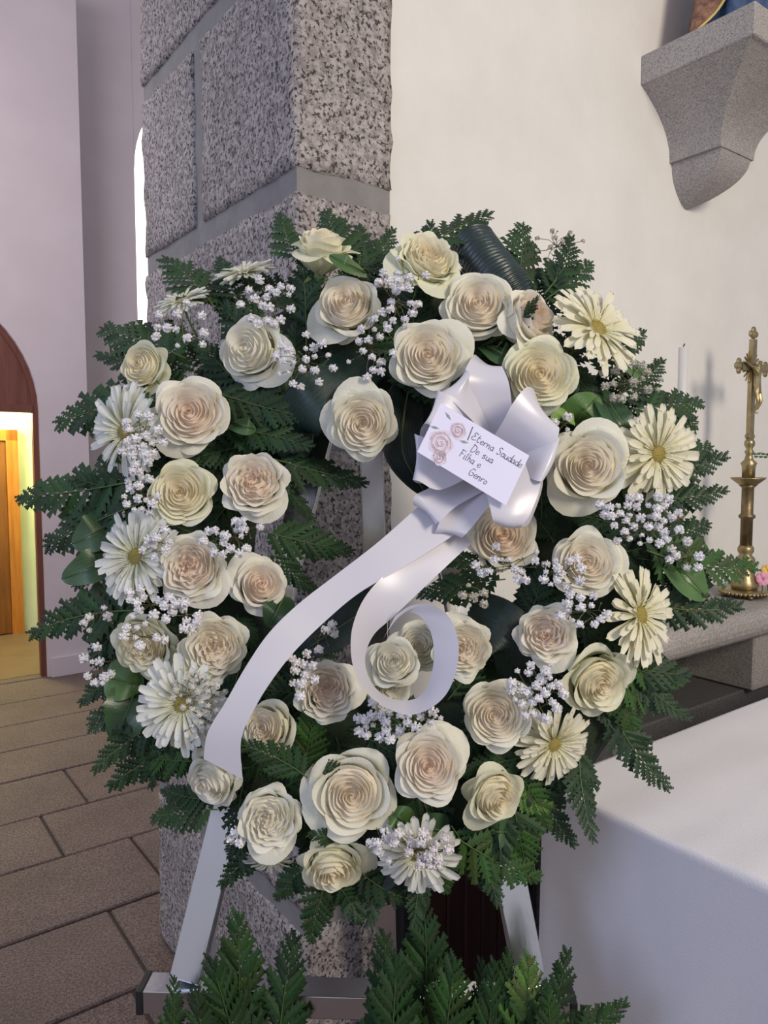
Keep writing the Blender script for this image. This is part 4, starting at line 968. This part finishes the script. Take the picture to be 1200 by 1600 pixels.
# ================================================================== SMALL WHITE BLOSSOM
def blossom_mesh(seed):
    rnd = random.Random(seed); vs = []; fs = []; uv = []
    for k in range(26):
        t = math.acos(rnd.uniform(-.45, 1)); a = rnd.uniform(0, 6.28); d = Vector((math.sin(t) * math.cos(a), math.sin(t) * math.sin(a), math.cos(t)))
        x = d.cross(Vector((rnd.uniform(-1, 1), rnd.uniform(-1, 1), .3))).normalized(); y = d.cross(x)
        n = len(vs); w = .30
        P = [d * .25, d * .75 + x * w, d * 1.0 + y * .12, d * .75 - x * w, d * .8 + y * .35]
        vs += P; fs += [(n, n + 1, n + 4), (n + 1, n + 2, n + 4), (n + 2, n + 3, n + 4), (n + 3, n, n + 4)]; uv += [(.5, .6)] + [(.5, 1)] * 4
    b = MB().ball((0, 0, .1), .55, 8, 5); n = len(vs); vs += b.v; fs += [tuple(i + n for i in f) for f in b.f]; uv += [(.5, .8)] * len(b.v)
    return mesh('blossom', vs, fs, M['gyp'], False, uv)
BLO = [blossom_mesh(i) for i in range(4)]
SPR = [
 (285, 515, 42, 42, 12, .13, 'spray of small white blossom below the small top left gerbera'), (420, 475, 45, 38, 18, .13, 'spray of small white blossom left of the cupped cream rose'), (478, 565, 45, 42, 20, .15, 'dense white blossom spray right of the left-facing white rose'),
 (615, 470, 38, 45, 17, .15, 'dense white blossom spray left of the tall yellowish rose'), (580, 545, 40, 45, 15, .13, 'white blossom spray above the rose over the opening'), (640, 425, 32, 28, 6, .18, 'few white blossoms lying over the tall yellowish rose'),
 (222, 690, 32, 45, 20, .16, 'white blossom spray over lower right of upper left gerbera'), (222, 770, 28, 40, 15, .15, 'white blossom spray left of the left side cream rose'), (240, 845, 25, 30, 8, .16, 'white blossom spray above right of middle left gerbera'),
 (235, 945, 45, 28, 13, .16, 'white blossom spray below the middle left gerbera'), (290, 960, 30, 24, 9, .16, 'white blossom spray above the ruffled rose at lower left'), (222, 995, 36, 22, 7, .17, 'few blossoms lying over the frilled cream rose'),
 (365, 838, 50, 30, 16, .15, 'white blossom spray above the small peach rose'), (155, 1035, 26, 32, 9, .10, 'loose blossoms on bare twigs at the lower left rim'), (148, 965, 24, 24, 5, .09, 'few blossoms over the fronds beside the pink wall'),
 (312, 1085, 42, 34, 26, .155, 'lacy fading blossom spray over the lower left gerbera'), (318, 1135, 18, 30, 10, .15, 'lacy blossom spray between lower left gerbera and ribbon'), (472, 1050, 22, 38, 11, .165, 'blossoms along the left edge of the rose beside ribbon'),
 (490, 995, 40, 26, 6, .12, 'scattered blossoms in the shade right of the long ribbon tail'), (590, 1128, 40, 30, 19, .13, 'white blossom spray directly under the curled ribbon'), (655, 1120, 34, 18, 9, .15, 'white blossoms between curled ribbon and flat open rose'),
 (645, 1330, 58, 34, 20, .165, 'pink-tinged blossom spray lying over the bottom gerbera'), (600, 1305, 26, 30, 7, .15, 'few blossoms right of the largest rose'), (800, 885, 62, 32, 14, .13, 'scattered white blossoms below the peach rose under the bow'),
 (755, 925, 34, 22, 5, .12, 'few dim blossoms above the rose right of curled ribbon'), (880, 895, 32, 26, 12, .16, 'white blossoms at the lower left edge of the right cream rose'), (915, 955, 42, 32, 13, .15, 'white blossoms between the two lower right roses and gerbera'),
 (1010, 815, 58, 42, 34, .13, 'large dense blossom spray at the right rim above the granite shelf'), (945, 800, 14, 14, 4, .14, 'few blossoms under the big round right rose'), (1075, 870, 30, 24, 7, .10, 'few blossoms at the far right rim beside the long frond'),
 (840, 1080, 42, 44, 26, .15, 'dense blossom spray right of the round lower rose'), (985, 598, 48, 30, 16, .11, 'greyish blossom spray under the slanting gerbera'), (870, 385, 42, 24, 12, .05, 'dull dried blossom spray at the very top right'),
 (880, 660, 16, 14, 3, .14, 'few tiny blossoms between bow and big right rose'), (775, 605, 14, 14, 3, .14, 'few tiny blossoms beside the top loop of bow'), (375, 1310, 20, 14, 4, .1, 'few blossoms under the ruffled lower left rose')]
for (x, y, rx, ry, n, off, lab) in SPR:
    dull = 'dull' in lab or 'dim' in lab or 'greyish' in lab
    bx_, by_ = x + (607 - x) * .07, y + (862 - y) * .07
    base = wp(bx_, by_, .045 if 'very top' not in lab else .03)
    t = thing('blossom_spray', lab, 'filler flower', Matrix.Translation(base), 'sprays of small white blossom')
    st = MB(); hub = wp(x, y, off - .035) - base
    st.tube([Vector((0, 0, 0)), hub * .5 + Vector((.004, 0, -.004)), hub], .0009, 4)
    pts = []
    tries = 0
    while len(pts) < n and tries < 4000:
        tries += 1
        a = rr.uniform(0, 6.283); q = math.sqrt(rr.random()) * 1.05; sx, sy = x + rx * q * math.cos(a), y + ry * q * math.sin(a)
        if any(math.hypot(sx - u, sy - v) < 10.5 - tries / 500 for u, v in pts): continue
        pts.append((sx, sy))
        P = wp(sx, sy, off + rr.uniform(-.010, .012)) - base
        mid = hub.lerp(P, .55) + Vector((rr.uniform(-.004, .004), rr.uniform(-.003, .003), rr.uniform(-.004, .004)))
        st.tube([hub, mid, P], .0006, 3, False)
        big = rr.random()
        r = (.0074 if big > .2 else .0045) * rr.uniform(.85, 1.15) * (.62 if 'lacy' in lab or 'very top' in lab else 1)
        c = (.66, .63, .55) if dull else ((.86, .82, .83) if 'pink' in lab else ((.80, .78, .74) if 'lacy' in lab else (.93, .92, .95)))
        link('blossom', BLO[rr.randrange(4)], t, frame(P, WN + WU * rr.uniform(-.7, .7) + WV * rr.uniform(-.7, .7), (1, .2, .1), r), c)
        # side twig with an unopened bud
        if rr.random() < .5:
            e = mid + Vector((rr.uniform(-.014, .014), rr.uniform(-.006, .004), rr.uniform(-.014, .014))); st.tube([mid, e], .0005, 3, False)
            st.ball(e, .0015, 5, 3)
    st.done('twigs', M['twig'], t, True)
# ================================================================== BOW, RIBBON TAILS, CARD
bow = thing('ribbon_bow', 'white satin bow with two long ribbon tails at the upper right of the opening', 'bow', Matrix.Translation(wp(755, 715, .12)))
bw = bow.matrix_world.translation.copy()
def strip(name, A, B, parent, n=8, m='satin', org=Vector((0, 0, 0)), belly=0.0):
    """a sheet between two edge curves"""
    A = catmull([Vector(a) for a in A], n); B = catmull([Vector(b) for b in B], n); nu = 6; vs = []; fs = []; uv = []
    for i, (a, b) in enumerate(zip(A, B)):
        for k in range(nu + 1):
            u = k / nu; p = a.lerp(b, u)
            if belly:
                d = (A[min(i + 1, len(A) - 1)] - A[max(i - 1, 0)]); nn = d.cross(b - a)
                if nn.length > 1e-9: p = p + nn.normalized() * belly * math.sin(PI * u)
            vs.append(p - org); uv.append((u, i / len(A)))
    for i in range(len(A) - 1):
        for k in range(nu): q = i * (nu + 1) + k; fs.append((q, q + 1, q + nu + 2, q + nu + 1))
    return link(name, mesh(name, vs, fs, M[m], True, uv), parent)
T1 = [((655, 790), (722, 828), .15, .15), ((592, 846), (634, 884), .165, .165), ((525, 898), (562, 926), .17, .17), ((467, 943), (509, 970), .18, .175), ((421, 988), (462, 1016), .19, .185), ((385, 1040), (427, 1060), .19, .19), ((353, 1096), (399, 1105), .185, .185), ((325, 1143), (377, 1155), .175, .175), ((318, 1186), (379, 1217), .16, .155)]
strip('tail', [wp(*a, o) for a, b, o, q in T1], [wp(*b, q) for a, b, o, q in T1], bow, org=bw)
T2 = [((715, 806), (735, 850), .13, .13), ((660, 856), (690, 892), .15, .15), ((606, 894), (648, 932), .165, .155), ((571, 932), (612, 966), .18, .155), ((552, 975), (584, 992), .19, .155), ((548, 1015), (571, 1024), .195, .155), ((555, 1052), (575, 1056), .197, .155), ((574, 1084), (592, 1080), .198, .157), ((604, 1106), (614, 1092), .2, .16), ((638, 1117), (640, 1094), .202, .165),
      ((672, 1107), (660, 1084), .205, .17), ((699, 1082), (673, 1058), .206, .175), ((714, 1043), (678, 1024), .206, .18), ((716, 1003), (673, 988), .204, .18), ((703, 966), (655, 962), .2, .178), ((673, 945), (630, 957), .195, .17), ((643, 946), (612, 975), .183, .16), ((618, 962), (598, 1000), .17, .15)]
strip('tail', [wp(*a, o) for a, b, o, q in T2], [wp(*b, q) for a, b, o, q in T2], bow, org=bw)
# bow loops: (edge A, edge B) pairs going out and folding back, then the knot
LOOPS = [
 [((760, 700), (800, 690), .13), ((722, 640), (800, 640), .15), ((724, 590), (795, 598), .165), ((735, 562), (785, 572), .155), ((745, 556), (800, 590), .125), ((758, 590), (805, 620), .105), ((765, 660), (800, 660), .10)],
 [((790, 720), (770, 680), .14), ((745, 665), (735, 600), .165), ((705, 625), (735, 585), .18), ((690, 612), (728, 578), .17), ((700, 625), (735, 590), .13), ((745, 680), (765, 650), .11)],
 [((760, 740), (745, 690), .15), ((700, 700), (722, 632), .18), ((668, 662), (690, 612), .19), ((656, 680), (683, 614), .175), ((672, 700), (700, 640), .14), ((750, 730), (740, 700), .12)],
 [((750, 735), (750, 695), .15), ((690, 765), (690, 690), .185), ((655, 752), (653, 680), .195), ((645, 750), (649, 678), .18), ((665, 755), (668, 685), .145), ((740, 735), (740, 700), .12)],
 [((770, 760), (730, 735), .14), ((715, 790), (672, 762), .17), ((690, 812), (648, 775), .18), ((680, 818), (648, 790), .165), ((700, 800), (665, 770), .13), ((760, 760), (730, 740), .11)],
 [((790, 750), (740, 750), .14), ((760, 795), (700, 785), .165), ((730, 832), (683, 825), .17), ((722, 838), (680, 832), .15), ((745, 800), (700, 790), .12), ((780, 750), (745, 750), .11)],
 [((760, 700), (800, 735), .15), ((785, 660), (840, 705), .19), ((800, 632), (868, 690), .205), ((823, 605), (874, 668), .20), ((835, 620), (868, 690), .165), ((800, 680), (830, 715), .13), ((770, 710), (800, 735), .115)],
 [((745, 725), (820, 690), .16), ((755, 755), (845, 745), .195), ((765, 790), (830, 800), .205), ((772, 816), (815, 822), .20), ((785, 812), (830, 812), .17), ((800, 760), (848, 745), .14), ((775, 720), (810, 710), .12)],
 [((800, 735), (820, 690), .16), ((835, 750), (866, 682), .20), ((848, 752), (874, 688), .195), ((838, 745), (862, 690), .15), ((800, 730), (815, 700), .12)],
]
for L in LOOPS:
    strip('loop', [wp(*a, o) for a, b, o in L], [wp(*b, o - .006) for a, b, o in L], bow, 9, org=bw, belly=.004)
kn = MB(); kn.ball(wp(768, 712, .135) - bw, .022, 12, 8, (1, .7, .9)); kn.done('knot', M['satin'], bow, True)
bd = MB(); q0 = wp(785, 605, .12); bd.ball(q0, .010, 8, 6, (1, .5, 1.5)); o = bd.done('dried_leaf', M['twig'], None, True); tag(o, 'small shrivelled grey leaf above the bow', 'leaf')
# card
c0 = wp(689, 630, .222); c1 = wp(827, 712, .222); c3 = wp(652, 706, .215); c2 = wp(792, 789, .217)
card = thing('message_card', 'lavender white handwritten card with printed roses tucked on the bow', 'card', Matrix.Translation(c3))
xv = (c1 - c0); yv = (c0 - c3); zv = xv.cross(yv).normalized()
def cp(u, v, h=0.0): return (c3 + xv * u + yv * v + zv * h) - c3
cb_ = MB(); n = 10; vs = []; fs = []
for i in range(n + 1):
    for v in (0, 1):
        bend = .0
        vs.append(cp(i / n, v, .0003 + bend)); vs.append(cp(i / n, v, -.0003 + bend))
for i in range(n):
    a = i * 4; fs += [(a, a + 4, a + 6, a + 2), (a + 1, a + 3, a + 7, a + 5), (a, a + 1, a + 5, a + 4), (a + 2, a + 6, a + 7, a + 3)]
fs += [(0, 2, 3, 1), (n * 4, n * 4 + 1, n * 4 + 3, n * 4 + 2)]
sheet = cb_.add(vs, fs).done('card_sheet', M['card'], card)
GL = {'E': [[(.6, .9), (.3, 1), (.1, .8), (.38, .55), (.1, .4), (.05, .15), (.3, 0), (.65, .15)]], 't': [[(.15, .95), (.1, .2), (.25, 0), (.42, .1)], [(0, .6), (.38, .62)]], 'e': [[(.05, .25), (.4, .3), (.32, .5), (.1, .42), (.06, .14), (.22, 0), (.48, .12)]],
      'r': [[(.05, .5), (.1, 0), (.1, .3), (.22, .5), (.42, .48)]], 'n': [[(.05, .5), (.07, 0), (.08, .3), (.22, .5), (.35, .4), (.38, 0), (.46, .06)]], 'a': [[(.4, .45), (.2, .5), (.05, .25), (.2, 0), (.38, .2), (.4, .48), (.42, .05), (.52, .05)]],
      'S': [[(.52, .9), (.3, 1), (.1, .8), (.3, .55), (.5, .3), (.3, 0), (.05, .12)]], 'u': [[(.05, .5), (.08, .1), (.25, 0), (.38, .2), (.39, .5), (.42, .03), (.5, .06)]], 'd': [[(.4, .42), (.2, .5), (.05, .22), (.2, 0), (.38, .15), (.43, 1), (.44, .03), (.52, .06)]],
      'D': [[(.12, 1), (.1, 0), (.42, .05), (.6, .4), (.5, .85), (.02, 1)]], 's': [[(.38, .5), (.1, .44), (.12, .3), (.36, .2), (.3, 0), (.04, .04)]], 'F': [[(.12, 1), (.1, 0)], [(0, 1), (.55, .96)], [(.1, .52), (.42, .52)]],
      'i': [[(.1, .5), (.12, 0), (.2, .05)], [(.12, .70), (.13, .74)]], 'l': [[(.12, 1), (.1, .1), (.22, 0)]], 'h': [[(.12, 1), (.1, 0), (.12, .3), (.26, .5), (.38, .35), (.4, 0)]], 'G': [[(.55, .85), (.3, 1), (.05, .6), (.1, .12), (.35, 0), (.56, .2), (.56, .45), (.3, .45)]],
      'o': [[(.25, .5), (.06, .3), (.15, .02), (.36, .1), (.38, .36), (.25, .5)]]}
AW = {'i': .26, 'l': .28, 'E': .72, 'S': .62, 'D': .70, 'G': .68, 'F': .58, 'r': .44}
asp = yv.length / xv.length
def write(txt, u, v, h):
    b = MB(); x = 0
    for ch in txt:
        if ch == ' ': x += .45; continue
        for stroke in GL[ch]:
            P = catmull([Vector((p[0], p[1], 0)) for p in stroke], 4)
            b.tube([cp(u + (x + p.x + .15 * p.y) * h * asp, v + p.y * h, .0007) for p in P], .00034, 3, True)
        x += AW.get(ch, .50)
    b.done('handwriting', M['ink'], sheet)
write('Eterna Saudade', .415, .72, .145); write('De sua', .46, .52, .145); write('Filha e', .38, .33, .145); write('Genro', .54, .13, .145)
MB().tube([cp(.395, .66, .0007), cp(.385, .92, .0007)], .0005, 4).done('pen_line', M['ink'], sheet)
def disc(b, u, v, ru, hh, n=14, ph=0.0, lob=0.0):
    vs = [cp(u, v, hh)]; 
    for k in range(n):
        a = 2 * PI * k / n; q = ru * (1 + lob * math.sin(5 * a + ph)); vs.append(cp(u + q * math.cos(a), v + q * math.sin(a) / asp, hh))
    b.add(vs, [(0, 1 + k, 1 + (k + 1) % n) for k in range(n)])
for i, (u, v, r) in enumerate(((.17, .36, .125), (.27, .72, .085), (.22, .12, .075))):
    b = MB(); disc(b, u, v, r, .0005, 20, i, .10); b.done('printed_rose', M['print_rose_pale'], sheet)
    b = MB()
    for k in range(7):
        rr0 = r * (.85 - .12 * k); P = []
        for q in range(9):
            a = k * 1.9 + q * .42; P.append(cp(u + rr0 * math.cos(a), v + rr0 * math.sin(a) / asp, .0007))
        b.tube(P, .0007, 3)
    b.done('printed_rose_lines', M['print_rose'], sheet)
b = MB()
for (u, v, a) in ((.12, .86, 2.7), (.05, .55, 3.4), (.37, .60, .3)):
    d = (math.cos(a) * .05, math.sin(a) * .05 / asp); s = (-math.sin(a) * .014, math.cos(a) * .014 / asp)
    b.add([cp(u - d[0], v - d[1], .0006), cp(u + s[0], v + s[1], .0006), cp(u + d[0], v + d[1], .0006), cp(u - s[0], v - s[1], .0006)], [(0, 1, 2, 3)])
b.done('printed_leaf', M['print_leaf'], sheet)
